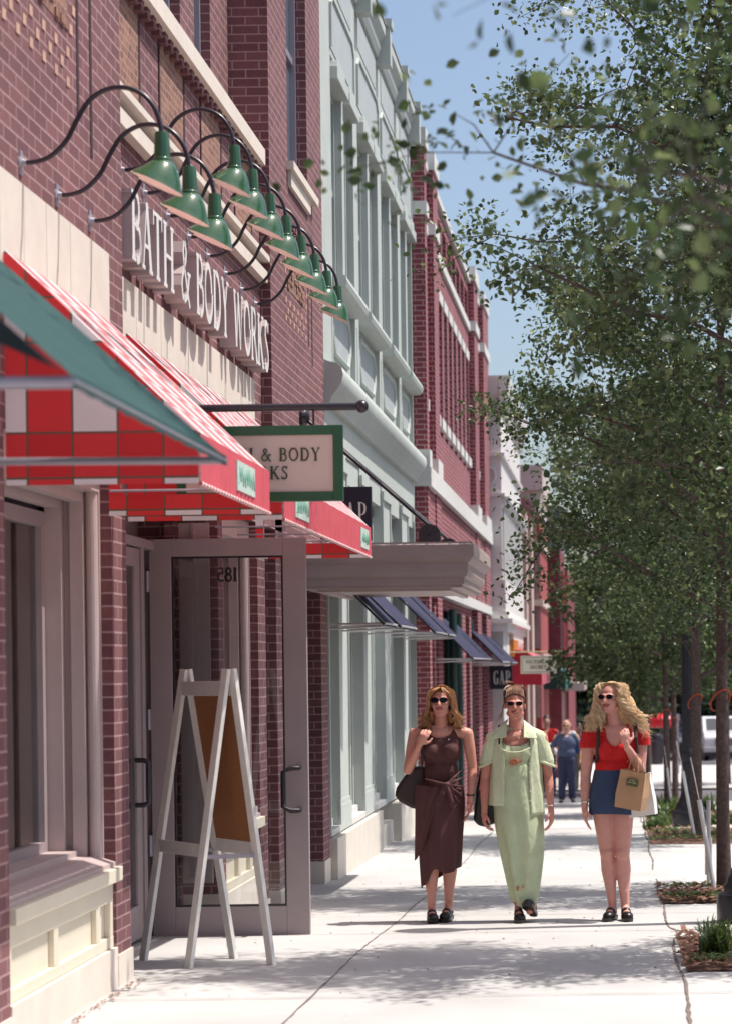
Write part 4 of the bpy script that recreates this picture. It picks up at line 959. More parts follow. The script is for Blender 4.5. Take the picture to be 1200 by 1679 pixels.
m = MB(); m.box(-4.4, X4 + .12, 44.40, 53.5, 2.72, 2.86); m.box(-4.4, X4 + .20, 44.34, 53.5, 2.62, 2.72); m.box(-4.4, X4 + .10, 44.42, 53.4, 2.45, 2.62); m.build('belt_cornice', WPAINT, b4)
m = MB(); m.box(X4, X4 + .012, 45.5, 52.5, .9, 2.35); m.build('shopfront', STONEW, b4)
m = MB(); m.box(X4 + .012, X4 + .10, 46.9, 49.2, 1.95, 2.32); m.build('orange_wall_plaque', plain('orange_plaque', (.50, .16, .03), .6, .4, 9), b4)
b5 = thing('far_red_building', 'orange red brick building with beige gabled parapet beyond the cream pavilion', 'building', (-2.1, 58, -1.4))
w = MB(); w.box(-4.6, -2.22, 53.42, 57.0, -2, 5.6); w.box(-4.6, -1.95, 57.0, 63, -2, 5.6); w.build('wall', BR5, b5)
m = MB(); m.box(-4.6, -1.86, 56.8, 63.2, 6.3, 6.95); m.prism([(-4.4, 5.6), (-1.98, 5.6), (-1.95, 6.0), (-1.86, 6.3), (-4.4, 6.3)], 56.9, 63.1); m.build('parapet', plain('beige_parapet', (.46, .38, .35), .8, .08, 2), b5)
m = MB(); m.prism([(-2.65, 5.0)] + [(-2.35 + .30*math.cos(R(a)), 5.55 + .55*math.sin(R(a))) for a in range(180, -1, -15)] + [(-2.05, 5.0)], 56.6, 56.79); m.build('gable', plain('mauve_gable', (.24, .13, .14), .8, .2, 4), b5)
m = MB(); m.box(-2.22, -2.16, 53.5, 54.3, -1.3, 5.5); m.box(-2.22, -2.12, 55.6, 57.0, -1.3, 5.5); m.build('pilaster', plain('beige_pilaster', (.50, .40, .36), .8, .08, 2), b5)
m = MB(); m.box(-2.1, -1.945, 56.95, 56.998, 2.2, 4.7); m.box(-2.1, -1.945, 56.94, 56.998, .4, 1.6); m.build('bay_panel', MATS['mauve_gable'], b5)
for z in (1.9, 3.3, 4.85): m = MB(); m.box(-2.3, -1.88, 56.85, 63, z, z + .16); m.build('string_course', MATS['beige_pilaster'], b5)
b6 = thing('dark_red_building', 'narrow dark red brick building with slate grey eave at the row end', 'building', (-1.8, 68, -1.7))
w = MB(); w.box(-4.6, -1.66, 66, 72, -2.4, 6.0); w.box(-4.6, -1.58, 72, 84, -3, 4.95); w.build('wall', BR6, b6)
m = MB(); m.box(-4.6, -1.52, 65.8, 72.2, 6.28, 6.5); m.prism([(-2.6, 5.3), (-1.66, 5.3), (-1.60, 5.9), (-1.52, 6.28), (-2.6, 6.28)], 65.85, 72.1); m.build('eave', plain('slate_eave', (.20, .19, .25), .6, .15, 3), b6)
for i in range(4):
    m = MB(); m.box(-1.68, -1.62, 66.4 + i*1.3, 66.9 + i*1.3, 1.5, 4.2); m.build('window', GLUP, b6)
    m = MB(); m.box(-1.68, -1.60, 67.0 + i*1.3, 67.3 + i*1.3, 1.2, 4.6); m.build('pilaster', BR5, b6)

# striped crimson awning, dark green awning, far canopy
def barrel_awning(name, label, xw, xf, y0, y1, zt, zm, zb, mat, mat2=None, group=None):
    a = thing(name, label, 'awning', (xw, y0, zb), group)
    prof = [(xw + (xf-xw)*math.sin(R(t)), zm + (zt-zm)*math.cos(R(t))) for t in range(0, 91, 10)] + [(xf + .01, zb)]
    m = MB(); m.prism([(xw, zb)] + prof, y0, y1); m.build('canvas', mat, a)
    if mat2:
        n = int((y1 - y0) / .62); m = MB()
        for i in range(n):
            ya = y0 + (i + .55)*.62; pv = [(x + .006*(1 if i_ > 2 else .5), z + .006) for i_, (x, z) in enumerate(prof)]
            o = len(m.v)
            for x, z in pv: m.v += [(x, ya, z), (x, ya + .3, z)]
            for q in range(len(pv) - 1): m.f.append((o+2*q, o+2*q+1, o+2*q+3, o+2*q+2)); m.mi.append(0)
        m.build('stripes', mat2, a)
    return a
barrel_awning('striped_awning', 'crimson awning with pink stripes below the small cream hanging sign', -2.28, -1.62, 47.2, 53.0, 2.10, 1.66, 1.34, REDD, PINKC)
aw = thing('zigzag_pennant_board', 'crimson board with a white zigzag edge over the striped awning', 'sign', (-2.28, 47, 1.9))
m = MB(); pts = [(47.3, 1.75), (52.2, 1.75)] + [(52.2 - i*.41, 2.32 if i % 2 else 2.02) for i in range(13)]; m.prism(pts, -2.27, -2.20, 'x'); m.build('board', REDD, aw)
m = MB(); pts = [(52.2 - i*.41, 2.32 if i % 2 else 2.02) for i in range(13)]; pts = pts + [(y, 2.52) for y in (47.28, 52.2)]; m.prism(pts, -2.27, -2.205, 'x'); m.build('zigzag_edge', WPAINT, aw)
barrel_awning('dark_green_awning', 'dark green awning beyond the striped crimson one', -2.0, -1.38, 58.5, 66, 1.75, 1.45, 1.12, GRNC, plain('teal_trim', (.06, .28, .26), .6))
fc = thing('far_canopy', 'low flat pale canopy over a doorway past the dark green awning', 'canopy', (-1.8, 70, 0))
m = MB(); m.box(-2.4, -.98, 66.2, 72, .98, 1.22); m.build('canopy_slab', TAUPE, fc)
m = MB(); m.box(-1.72, -1.60, 66.3, 66.42, -1.9, .98); m.box(-2.3, -1.72, 66.3, 66.4, .72, .98); m.build('door_surround', MATS['beige_parapet'], fc)
vs = thing('cream_blade_sign', 'small cream bordered sign hung on a brass pole before the striped awning', 'sign', (-2.28, 46.8, 1.9))
Y = 46.75; sc = 3600 / Y
m = MB(); m.tube([(-2.28, Y, 2.045), (-1.15, Y, 2.045)], .016, 10); m.sphere((-1.14, Y, 2.045), .03, 12); m.build('bracket_pole', plain('brass', (.55, .42, .24), .35, .1, 6, metal=.4), vs, smooth=True)
m = MB(); m.box(-2.04, -1.28, Y - .02, Y + .02, 1.585, 1.965); pn = m.build('sign_panel', plain('cream_sign', (.68, .63, .52), .6, .03, 6), vs)
m = MB()
for a, b, c, d in ((-2.01, -1.31, 1.925, 1.935), (-2.01, -1.31, 1.615, 1.625), (-2.01, -2.0, 1.625, 1.925), (-1.32, -1.31, 1.625, 1.925)): m.box(a, b, Y - .024, Y - .02, c, d)
m.build('border_line', TEXTG, pn)
m = MB(); hh = .074
for k, wd in enumerate(("VICTORIA'S", "SECRET")):
    tw = text_width(wd, hh, 1.0, .12); glyphs(m, wd, (-1.66 - tw/2, Y - .0205, 1.80 - k*.115), (1, 0, 0), (0, 0, 1), hh, .003, 1.0, gap=.12, wmul=1.3)
m.build('sign_text', TEXTG, pn)
for x in (-1.9, -1.42):
    pass
for x in (-1.93, -1.39): m = MB(); m.tube([(x, Y, 1.96), (x, Y, 2.04)], .005, 6); m.build('hanger', BLACK, vs)
# ------------------------------------------------------------------ easel
es = thing('a_frame_easel', 'pale painted wooden A-frame stand holding a brown cork board before the open door', 'easel', (-2.42, 12.9, .02))
# near stand: four leg feet (image left/right pairs), two frames leaning together
gE = gz(12.8) - .02
FA, FB = (-2.815, 13.16), (-2.495, 12.72)        # feet of the window side frame
FC, FD = (-2.32, 13.24), (-2.055, 12.86)         # feet of the street side frame
TA, TB = (-2.625, 13.17), (-2.385, 12.80)        # tops of front/back rails
H = 1.80
def lerp(p, q, t): return tuple(p[i] + (q[i]-p[i])*t for i in range(3))
zt = 1.755
feet = {'a': (-2.86, 13.19, gE), 'b': (-2.495, 12.70, gE), 'c': (-2.325, 13.24, gE), 'd': (-2.03, 12.83, gE)}
tops = {'a': (-2.592, 13.19, zt), 'c': (-2.572, 13.20, zt), 'b': (-2.262, 12.76, zt), 'd': (-2.232, 12.78, zt)}
for k in 'abcd':
    m = MB(); m.bar(feet[k], tops[k], .052, .028, (0.8, 1.0, 0)); m.build('leg', EASEL, es, bevel=.003)
for p, q, nm in (('a', 'b', 0), ('c', 'd', 1)):
    for h, w_ in ((.70, .075), (1.64, .085)):
        ta = (h - gE) / (zt - gE); P_ = lerp(feet[p], tops[p], ta); Q_ = lerp(feet[q], tops[q], ta)
        m = MB(); m.bar(P_, Q_, .02, w_); m.build('rail', EASEL, es, bevel=.003)
# cork board in the street side frame
t0, t1 = (.74 - gE)/(zt-gE), (1.60 - gE)/(zt-gE)
A_, B_, C_, D_ = lerp(feet['c'], tops['c'], t0), lerp(feet['d'], tops['d'], t0), lerp(feet['d'], tops['d'], t1), lerp(feet['c'], tops['c'], t1)
m = MB(); nrm = (Vector(B_) - Vector(A_)).cross(Vector(D_) - Vector(A_)).normalized() * .004
m.add([Vector(v) - nrm for v in (A_, B_, C_, D_)] + [Vector(v) + nrm for v in (A_, B_, C_, D_)], [(0,1,2,3),(7,6,5,4),(0,4,5,1),(1,5,6,2),(2,6,7,3),(3,7,4,0)])
m.build('cork_board', CORK, es)
m = MB(); ta = (.665-gE)/(zt-gE); m.bar(lerp(feet['b'], tops['b'], ta), lerp(feet['d'], tops['d'], ta), .012, .024); m.build('spreader', GREYM, es)
m = MB(); m.bar(lerp(feet['a'], tops['a'], ta), lerp(feet['c'], tops['c'], ta), .012, .024); m.build('spreader', GREYM, es)
m = MB(); p_ = lerp(feet['d'], tops['d'], .53); m.box(p_[0] + .02, p_[0] + .035, p_[1] - .02, p_[1] + .02, p_[2] - .02, p_[2] + .02); m.build('latch', EASEL, es)

# ------------------------------------------------------------------ planting beds
def bed(x0, x1, y0, y1, label, seed, chips=500):
    rnd = random.Random(seed)
    m = MB(); nx, ny = 22, 30
    for j in range(ny + 1):
        for i in range(nx + 1):
            x = x0 + (x1-x0)*i/nx; y = y0 + (y1-y0)*j/ny
            e = min(i, nx-i, j, ny-j) / 4; h = .008 + .03*min(1, e)*(.6 + .8*noise.noise((x*5, y*5, seed)))
            m.v.append((x, y, gz(y) + h))
    for j in range(ny):
        for i in range(nx): a = j*(nx+1)+i; m.f.append((a, a+1, a+nx+2, a+nx+1)); m.mi.append(0)
    o = m.build('mulch_bed', MULCH, None, smooth=True); tag(o, kind='structure')
    c = MB()
    for i in range(chips):
        x = rnd.uniform(x0-.02, x1); y = rnd.uniform(y0-.02, y1); L = rnd.uniform(.015, .05); wd = L*rnd.uniform(.2, .5); a = rnd.uniform(0, 6.3); z = gz(y) + .03 + rnd.uniform(0, .03); t_l = rnd.uniform(-.5, .5)
        dx_, dy_ = math.cos(a), math.sin(a)
        c.add([(x-dx_*L-dy_*wd, y-dy_*L+dx_*wd, z - t_l*L), (x+dx_*L-dy_*wd, y+dy_*L+dx_*wd, z + t_l*L), (x+dx_*L+dy_*wd, y+dy_*L-dx_*wd, z + t_l*L+.004), (x-dx_*L+dy_*wd, y-dy_*L-dx_*wd, z-t_l*L)], [(0,1,2,3)])
    tag(c.build('mulch_chips', CHIP, None, fixn=False), 'loose brown bark chips covering the ' + label, 'mulch', kind='stuff')
beds = [(.37, 1.9, 12.15, 14.25, 'bed at the lower right corner'), (.34, 1.9, 17.1, 18.75, 'bed round the near tree trunk with the leaning stake'), (.36, 1.9, 24.9, 28.2, 'bed beside the farther lamp post'), (.40, 1.9, 29.8, 32.0, 'bed behind the farther lamp post'), (.42, 1.9, 34.0, 37.2, 'bed beyond the lamp post')]
for i, b in enumerate(beds): bed(*b, seed=i+1, chips=900 if i < 2 else 300)

def tuft(name, x, y, label, n, h, spread, seed, group, mat=None, wide=.010):
    rnd = random.Random(seed); vs = []; fs = []; tone = []
    z0 = gz(y) + .01
    for i in range(n):
        a = rnd.uniform(0, 6.283); r0 = rnd.uniform(0, spread*.45); L = h*rnd.uniform(.55, 1.1); lean = rnd.uniform(.15, .95); w_ = wide*rnd.uniform(.6, 1.3)
        bx, by = x + r0*math.cos(a*1.7), y + r0*math.sin(a*1.7); ca, sa = math.cos(a), math.sin(a); o = len(vs); tn = rnd.random()
        for k in range(6):
            t = k/5; out = lean*L*(t**1.8)*.8; zz = L*(t - .42*lean*t*t*t); ww = w_*(1 - t)**.6 + .0008
            vs += [(bx+ca*out-sa*ww, by+sa*out+ca*ww, z0+zz), (bx+ca*out+sa*ww, by+sa*out-ca*ww, z0+zz+.002)]
            tone += [tn, tn]
        for k in range(5): fs.append((o+2*k, o+2*k+1, o+2*k+3, o+2*k+2))
    me = bpy.data.meshes.new(name); me.from_pydata(vs, [], fs); me.materials.append(mat or GRASS)
    at = me.attributes.new('tone', 'FLOAT', 'POINT'); at.data.foreach_set('value', tone)
    o = bpy.data.objects.new(name, me); S.collection.objects.link(o)
    return tag(o, label, 'plant', group)
G_ = 'strappy green plants in the planting beds'
tl = [(.56, 12.75, 'strappy green plant at the lower right, leftmost clump in the nearest bed', .34), (.83, 13.2, 'strappy green plant in the middle of the nearest bed', .38), (.60, 13.45, 'strappy green plant at the far left of the nearest bed', .30), (.95, 12.5, 'strappy green plant at the front right of the nearest bed', .34), (.95, 13.05, 'strappy green plant at the back of the nearest bed', .28), (1.08, 12.9, 'strappy green plant cut by the right edge of the photo', .34)]
for i, (x, y, l, h) in enumerate(tl): tuft('strappy_plant', x, y, l, 130, h*.70, .24, 30+i, G_)
for i, (x, y, l) in enumerate([(.50, 28.0, 'low green clump left of the farther lamp post, nearest the walkway'), (.66, 30.0, 'low green clump directly left of the farther lamp post'), (1.38, 29.8, 'low green clump right of the farther lamp post'), (1.62, 29.9, 'low green clump farthest right behind the lamp post')]):
    tuft('low_clump', x, y, l, 110, .20, .42, 60+i, G_, wide=.014)
for i, (x, y, l) in enumerate([(.60, 31.2, 'dark leafy clump left behind the farther lamp post'), (.80, 31.0, 'dark leafy clump close behind the farther lamp post'), (.62, 35.5, 'dark leafy clump at the foot of the middle tree trunk'), (.85, 36.4, 'dark leafy clump behind the middle tree trunk'), (1.45, 35.5, 'light green clump right of the lamp post, far bed')]):
    tuft('leafy_clump', x, y, l, 120, .36, .45, 80+i, G_, wide=.02)
# weeds in the mulch
m = MB()
vs = []; fs = []; tn = []; rnd = random.Random(77)
for (x0, x1, y0, y1, n) in ((.36, 1.2, 17.15, 17.5, 70), (.36, 1.2, 18.3, 18.7, 60), (.38, 1.3, 25.0, 27.0, 170), (.38, .9, 12.2, 12.5, 25)):
    for i in range(n):
        x = rnd.uniform(x0, x1); y = rnd.uniform(y0, y1); 
        for k in range(5):
            a = rnd.uniform(0, 6.3); L = rnd.uniform(.015, .04); z = gz(y) + .035 + rnd.uniform(0, .03); o = len(vs); dx_, dy_ = math.cos(a), math.sin(a)
            vs += [(x, y, z), (x+dx_*L-dy_*L*.4, y+dy_*L+dx_*L*.4, z+L*.5), (x+dx_*L*2, y+dy_*L*2, z+L*.6), (x+dx_*L+dy_*L*.4, y+dy_*L-dx_*L*.4, z+L*.5)]; fs.append((o, o+1, o+2, o+3)); t = rnd.random(); tn += [t]*4
me = bpy.data.meshes.new('weeds'); me.from_pydata(vs, [], fs); me.materials.append(GRASS); me.attributes.new('tone', 'FLOAT', 'POINT').data.foreach_set('value', tn)
o = bpy.data.objects.new('weeds', me); S.collection.objects.link(o); tag(o, 'tiny green weeds sprouting along the edges of the mulch beds', 'ground cover', kind='stuff')

# ------------------------------------------------------------------ lamp posts
def lamp_post():
    root = thing('lamp_post', None, 'street lamp')
    m = MB()
    m.lathe([(.24, -.05), (.245, .02), (.245, .17), (.235, .20), (.20, .215), (.20, .25), (.175, .28), (.17, .31), (.15, .33), (.145, .36), (.125, .40), (.112, .46)], n=32)
    m.build('base', POSTB, root, smooth=True)
    m = MB(); n = 48; prof = [(.112, .46), (.105, .60), (.098, .80), (.095, .86)]; o = 0
    for r, z in prof:
        for j in range(n): rr = r * (1 + (.05 if j % 4 < 2 else -.04)); m.v.append((rr*math.cos(2*math.pi*j/n), rr*math.sin(2*math.pi*j/n), z))
    for i in range(len(prof)-1):
        for j in range(n): m.f.append((i*n+j, i*n+(j+1) % n, (i+1)*n+(j+1) % n, (i+1)*n+j)); m.mi.append(0)
    m.build('fluted_skirt', POSTB, root)
    m = MB(); m.lathe([(.095, .86), (.125, .87), (.13, .90), (.122, .94), (.125, .96), (.118, 1.0), (.10, 1.03), (.092, 1.05)], n=32); m.build('collar', POSTB, root, smooth=True)
    m = MB(); n = 48; o = 0
    for z, r in ((1.05, .090), (2.6, .078), (4.6, .062)):
        for j in range(n): rr = r * (1 + (.05 if j % 4 < 2 else -.05)); m.v.append((rr*math.cos(2*math.pi*j/n), rr*math.sin(2*math.pi*j/n), z))
    for i in range(2):
        for j in range(n): m.f.append((i*n+j, i*n+(j+1) % n, (i+1)*n+(j+1) % n, (i+1)*n+j)); m.mi.append(0)
    m.build('shaft', POSTB, root)
    m = MB(); m.lathe([(.065, 4.60), (.10, 4.63), (.10, 4.70), (.07, 4.74), (.12, 4.80), (.13, 4.84)], n=24); m.build('capital', POSTB, root, smooth=True)
    m = MB(); m.lathe([(.12, 4.84), (.19, 4.98), (.20, 5.12), (.16, 5.28), (.10, 5.36)], n=24); m.build('lantern_globe', plain('frosted_globe', (.75, .73, .68), .3), root, smooth=True)
    m = MB(); m.lathe([(.12, 5.36), (.08, 5.44), (.02, 5.50), (.012, 5.62)], n=24); m.build('finial', POSTB, root, smooth=True)
    return root
lp = lamp_post(); lp['label'] = 'black fluted lamp post at the lower right edge, its wide base cut by the frame'; lp['group'] = 'black street lamp posts'
lp2 = copy_tree(lp); lp2['label'] = 'black fluted lamp post standing in full among the tree trunks'
place(lp, (.925, 15.38, gz(15.4) + .0)); place(lp2, (.952, 29.3, gz(29.3)))

# ------------------------------------------------------------------ far street furniture
u = thing('patio_umbrella', 'red round-topped umbrella beyond the curly haired woman, right of her hair', 'umbrella', (1.75, 86, gz(86)))
z0 = -.72
m = MB(); prof = [(.52, z0), (.60, z0 + .02), (.62, z0 + .14), (.60, z0 + .34), (.5, z0 + .46), (.2, z0 + .52), (.01, z0 + .54)]; m.lathe(prof, (1.75, 86, 0), n=20); m.build('canopy', plain('umbrella_red', (.62, .02, .03), .35, .05, 6), u)
m = MB(); m.tube([(1.75, 86, gz(86)), (1.75, 86, z0)], .03, 8); m.build('pole', BLACK, u)
tb = thing('litter_bin', 'black slatted litter bin standing under the red umbrella', 'bin', (1.52, 84.5, gz(84.5)))
zb = gz(84.5); m = MB(); m.lathe([(.22, zb), (.24, zb + .05), (.25, zb + .9), (.27, zb + .95), (.27, zb + 1.0)], (1.52, 84.5, 0), n=18); m.build('bin_body', BLACK, tb)
m = MB(); m.lathe([(.27, zb + 1.0), (.24, zb + 1.12), (.1, zb + 1.2), (.02, zb + 1.22)], (1.52, 84.5, 0), n=18); m.build('lid', BLACK, tb)
for i, (x, y, h) in enumerate(((1.55, 62, 1.95), (1.93, 70, 1.9), (1.33, 50, 1.3))):
    s = thing('sign_post', ['thin pale grey sign post left of the farther lamp post', 'thin pale post just beside the farther lamp post shaft', 'short white post behind the middle tree trunk'][i], 'post', (x, y, gz(y)))
    m = MB(); m.box(x - .025, x + .025, y - .02, y + .02, gz(y) - .1, gz(y) + h); m.build('pole', GREYM if i < 2 else WPAINT, s)
    m = MB(); m.box(x - .06, x + .06, y - .03, y - .02, gz(y) + h - .22, gz(y) + h - .02); m.build('plate', GREYM, s)

def pickup(x, y, label, body, dark=False, rz=0):
    g = thing('parked_truck' if not dark else 'parked_car', label, 'truck' if not dark else 'car', (0, 0, 0))
    W_ = .96
    m = MB()
    side = [(0, .42), (0, .95), (.08, 1.06), (.35, 1.14), (1.25, 1.20), (1.85, 1.72), (2.0, 1.78), (3.2, 1.76), (3.5, 1.22), (5.1, 1.20), (5.15, .55), (4.7, .45), (1.4, .40), (.3, .38)]
    m.prism(side, -W_, W_, 'x'); bd = m.build('body', body, g, bevel=.05)
    m = MB(); m.prism([(1.30, 1.22), (1.84, 1.70), (1.90, 1.70), (1.38, 1.22)], -.80, .80, 'x')
    m.v = [(a, b - .03, c + .012) for a, b, c in m.v]; m.build('windscreen', MATS['shop_dark_glass'], g)
    m = MB()
    for s in (-1, 1): m.prism([(1.55, 1.25), (1.95, 1.68), (3.05, 1.68), (3.25, 1.25)], s*(W_ - .01), s*(W_ + .006), 'x')
    m.build('side_window', MATS['shop_dark_glass'], g)
    m = MB(); m.box(-.50, .50, -.03, .02, .66, .93); gr = m.build('grille', BLACK, g)
    m = MB()
    for z in (.72, .79, .86): m.box(-.48, .48, -.04, -.03, z, z + .02)
    m.box(-.53, .53, -.045, -.02, .93, .96); m.box(-.53, .53, -.045, -.02, .63, .66); m.box(-.56, -.53, -.045, -.02, .63, .96); m.box(.53, .56, -.045, -.02, .63, .96)
    m.build('grille_trim', MATS['silver_bar'], gr)
    for s in (-1, 1): m = MB(); m.box(s*.60, s*.90, -.025, .05, .70, .92); m.build('headlight', GLASSM, g)
    m = MB(); m.box(-.97, .97, -.10, .10, .40, .60); m.build('bumper', MATS['silver_bar'] if not dark else BLACK, g, bevel=.02)
    m = MB(); m.box(-.9, .9, .05, .3, .25, .40); m.box(-.8, .8, .4, 4.9, .22, .42); m.build('chassis', BLACK, g)
    for yy in (.95, 4.1):
        for s in (-1, 1):
            m = MB(); m.lathe([(.22, -.11), (.36, -.10), (.38, -.06), (.38, .06), (.36, .10), (.22, .11)], (s*.84, yy, .38), Matrix.Rotation(R(90), 3, 'Y'), 20); wl = m.build('wheel', BLACK, g)
            m = MB(); m.lathe([(.21, -.115), (.05, -.12)], (s*.84, yy, .38), Matrix.Rotation(R(90), 3, 'Y'), 14); m.lathe([(.21, .115), (.05, .12)], (s*.84, yy, .38), Matrix.Rotation(R(90), 3, 'Y'), 14); m.build('rim', MATS['silver_bar'], wl)
    for s in (-1, 1): m = MB(); m.box(s*.98, s*1.16, 1.5, 1.6, 1.2, 1.38); m.build('mirror', BLACK, g)
    place(g, (x, y, gz(y)), rz); return g
GLASSM = plain('headlamp', (.62, .62, .62), .1, .05, 9)
pickup(4.42, 88, 'white pickup truck facing the camera, seen between the right tree trunks', plain('white_car_paint', (.66, .65, .66), .25, .03, 2, coat=.5))
pickup(3.6, 99, 'dark vehicle parked behind the white pickup truck', plain('dark_car_paint', (.03, .03, .06), .25, .1, 2, coat=.5), True)
pickup(6.9, 97, 'blue vehicle parked behind and right of the white pickup truck', plain('blue_car_paint', (.06, .09, .2), .25, .1, 2, coat=.5), True)
# ------------------------------------------------------------------ trees
def tree(name, loc, label, H, r, zc0, seed, nleaf, ls, group, mat=None, lean=0.0, trunk_r=.055, ry=None, tie=True, nlimb=16, biasx=0.0, clump=.34, top=1.0):
    rnd = random.Random(seed); nr = np.random.default_rng(seed)
    mat = mat or LEAF; ry = ry or r
    root = thing(name, label, 'tree', (loc[0], loc[1], gz(loc[1])), group)
    x0, y0, z0 = loc[0], loc[1], gz(loc[1]) - .05
    tp = []
    for i in range(12):
        t = i / 11; tp.append((x0 + lean*t + .05*math.sin(t*5+seed)*t, y0 + .04*math.sin(t*4+seed*2), z0 + H*.93*t))
    m = MB(); m.tube(tp, [trunk_r*(1.15 if i == 0 else 1)*(1 - .85*(i/11)) + .006 for i in range(12)], 10)
    tips = []
    def pt(z):
        t = max(0, min(1, (z - z0)/(H*.93))) * 11; i = min(10, int(t)); f = t - i
        return Vector(tuple(tp[i][k] + (tp[i+1][k]-tp[i][k])*f for k in range(3)))
    for i in range(nlimb):
        zl = z0 + zc0 + (H*.9 - zc0) * ((i + .3)/nlimb); a = i*2.399 + seed; st = pt(zl)
        hrel = (zl - z0 - zc0) / (H - zc0); env = math.sqrt(max(.06, 1 - (abs(hrel - .36)/.72)**2)) * rnd.uniform(.75, 1.08)
        ex = Vector((math.cos(a)*r*env + biasx*env, math.sin(a)*ry*env, 0)); up = rnd.uniform(.35, .9) * (.55 + .3*ex.length)
        path = [st]; n = 6
        for k in range(1, n + 1):
            t = k/n; p = st + ex*t + Vector((0, 0, up*(t**.8))) + Vector((rnd.gauss(0, .04), rnd.gauss(0, .04), rnd.gauss(0, .04)))*(ex.length*.5); path.append(p)
        br = trunk_r*.36*(1 - .4*hrel); m.tube(path, [br*(1 - .8*k/n)+.003 for k in range(n+1)], 6)
        for k in range(2, n + 1):
            for q in range(3):
                b = Vector((rnd.gauss(0, 1), rnd.gauss(0, 1), rnd.gauss(.25, .7))).normalized() * rnd.uniform(.25, .62) * (r/1.8)
                e = path[k] + b; mid = path[k] + b*.5 + Vector((0, 0, .03)); tw = min(.006, trunk_r*.12); m.tube([path[k], mid, e], [tw, tw*.7, tw*.35], 4, cap=False)
                tips.append((path[k].lerp(e, .35), e))
    for i in range(int(nlimb*1.2)):       # leader twigs
        s = pt(z0 + H*rnd.uniform(.72, .93)); b = Vector((rnd.gauss(0, .5), rnd.gauss(0, .5), rnd.uniform(.3, 1))).normalized()*rnd.uniform(.3, .8)*top; m.tube([s, s+b], [.005, .002], 4, cap=False); tips.append((s, s + b))
    m.build('trunk', BARK, root, smooth=True)
    # leaves: clusters scattered along twigs
    T_ = np.array([[*a, *b] for a, b in tips]); K = len(T_)
    wts = nr.uniform(.25, 1.6, K); wts /= wts.sum()
    idx = nr.choice(K, nleaf, p=wts); t = nr.uniform(0, 1.1, nleaf)[:, None]
    c = T_[idx, :3]*(1-t) + T_[idx, 3:]*t + nr.normal(0, 1, (nleaf, 3)) * np.array([clump*.33, clump*.33, clump*.26])
    nrm = nr.normal(0, 1, (nleaf, 3)) + np.array([0, 0, .9]); nrm /= np.linalg.norm(nrm, axis=1)[:, None]
    d = nr.normal(0, 1, (nleaf, 3)) + np.array([0, 0, -.25]); d -= nrm * (d*nrm).sum(1)[:, None]; d /= np.linalg.norm(d, axis=1)[:, None]
    e = np.cross(nrm, d); L = ls*nr.uniform(.6, 1.25, nleaf)[:, None]; Wd = L*nr.uniform(.28, .42, nleaf)[:, None]
    fold = nrm * Wd * .35
    P = np.stack([c - d*L*.5, c - d*L*.1 + e*Wd + fold, c + d*L*.22 + e*Wd*.8 + fold, c + d*L*.5, c + d*L*.22 - e*Wd*.8 + fold, c - d*L*.1 - e*Wd + fold], 1)
    me = bpy.data.meshes.new('crown'); nv = nleaf*6
    me.vertices.add(nv); me.vertices.foreach_set('co', P.reshape(-1))
    base = np.arange(nleaf)*6
    lo = np.stack([base, base+1, base+2, base+3, base, base+3, base+4, base+5], 1).reshape(-1)
    me.loops.add(nleaf*8); me.loops.foreach_set('vertex_index', lo.astype(np.int32))
    me.polygons.add(nleaf*2); me.polygons.foreach_set('loop_start', (np.arange(nleaf*2)*4).astype(np.int32)); me.polygons.foreach_set('loop_total', np.full(nleaf*2, 4, np.int32))
    tn = np.clip(nr.beta(1.6, 2.2, nleaf) + nr.normal(0, .08, K)[idx], 0, 1)
    at = me.attributes.new('tone', 'FLOAT', 'POINT'); at.data.foreach_set('value', np.repeat(tn, 6).astype(np.float32))
    me.materials.append(mat); me.update(); me.validate()
    o = bpy.data.objects.new('crown', me); S.collection.objects.link(o); o.parent = root; o.matrix_parent_inverse = Matrix.Translation(-Vector(root.location))
    if tie:
        for zz in (1.66,):
            q = MB(); zt = z0 + zz; p = pt(zt); pp = [(p.x + .082*math.cos(a/16*2*math.pi) - .015, p.y - .02 + .085*math.sin(a/16*2*math.pi), zt + .09*math.cos(a/16*2*math.pi + 1.1)) for a in range(17)]
            if zz < 1.7: q.tube(pp, .009, 6, cap=False); q.build('trunk_tie', ORING, root, smooth=True)
    return root
GT = 'young street trees in a row along the kerb'
tree('street_tree', (1.35, 8.1), 'nearest street tree, only its blurred leaves hanging in from the upper right', 7.6, 2.0, 2.3, 11, 14000, .045, GT, trunk_r=.03, ry=1.5, tie=False, nlimb=20, biasx=-.15)
tree('street_tree', (1.15, 5.1), 'tree beside the camera whose few large blurred leaves cross the top', 5.6, 1.55, 1.95, 14, 8500, .050, GT, trunk_r=.018, ry=.8, tie=False, nlimb=20, biasx=-.12, clump=.42)
tree('street_tree', (1.22, 13.15), 'street tree whose trunk stands just outside the right edge, dark crown at the right', 7.3, 1.95, 2.0, 23, 34000, .046, GT, trunk_r=.055, ry=1.15, nlimb=18)
tree('street_tree', (.88, 18.45), 'street tree with an orange tie, its trunk nearest behind the lamp post base at right', 7.7, 2.1, 1.95, 5, 44000, .047, GT, trunk_r=.055, ry=1.6, nlimb=24)
tree('street_tree', (.93, 26.0), 'street tree with its trunk just right of the farther lamp post', 7.6, 2.15, 1.85, 31, 36000, .056, GT, trunk_r=.065, ry=1.7, nlimb=22)
tree('street_tree', (.80, 35.5), 'slim street tree left of the farther lamp post', 7.2, 2.1, 1.8, 47, 24000, .085, GT, trunk_r=.055, nlimb=20)
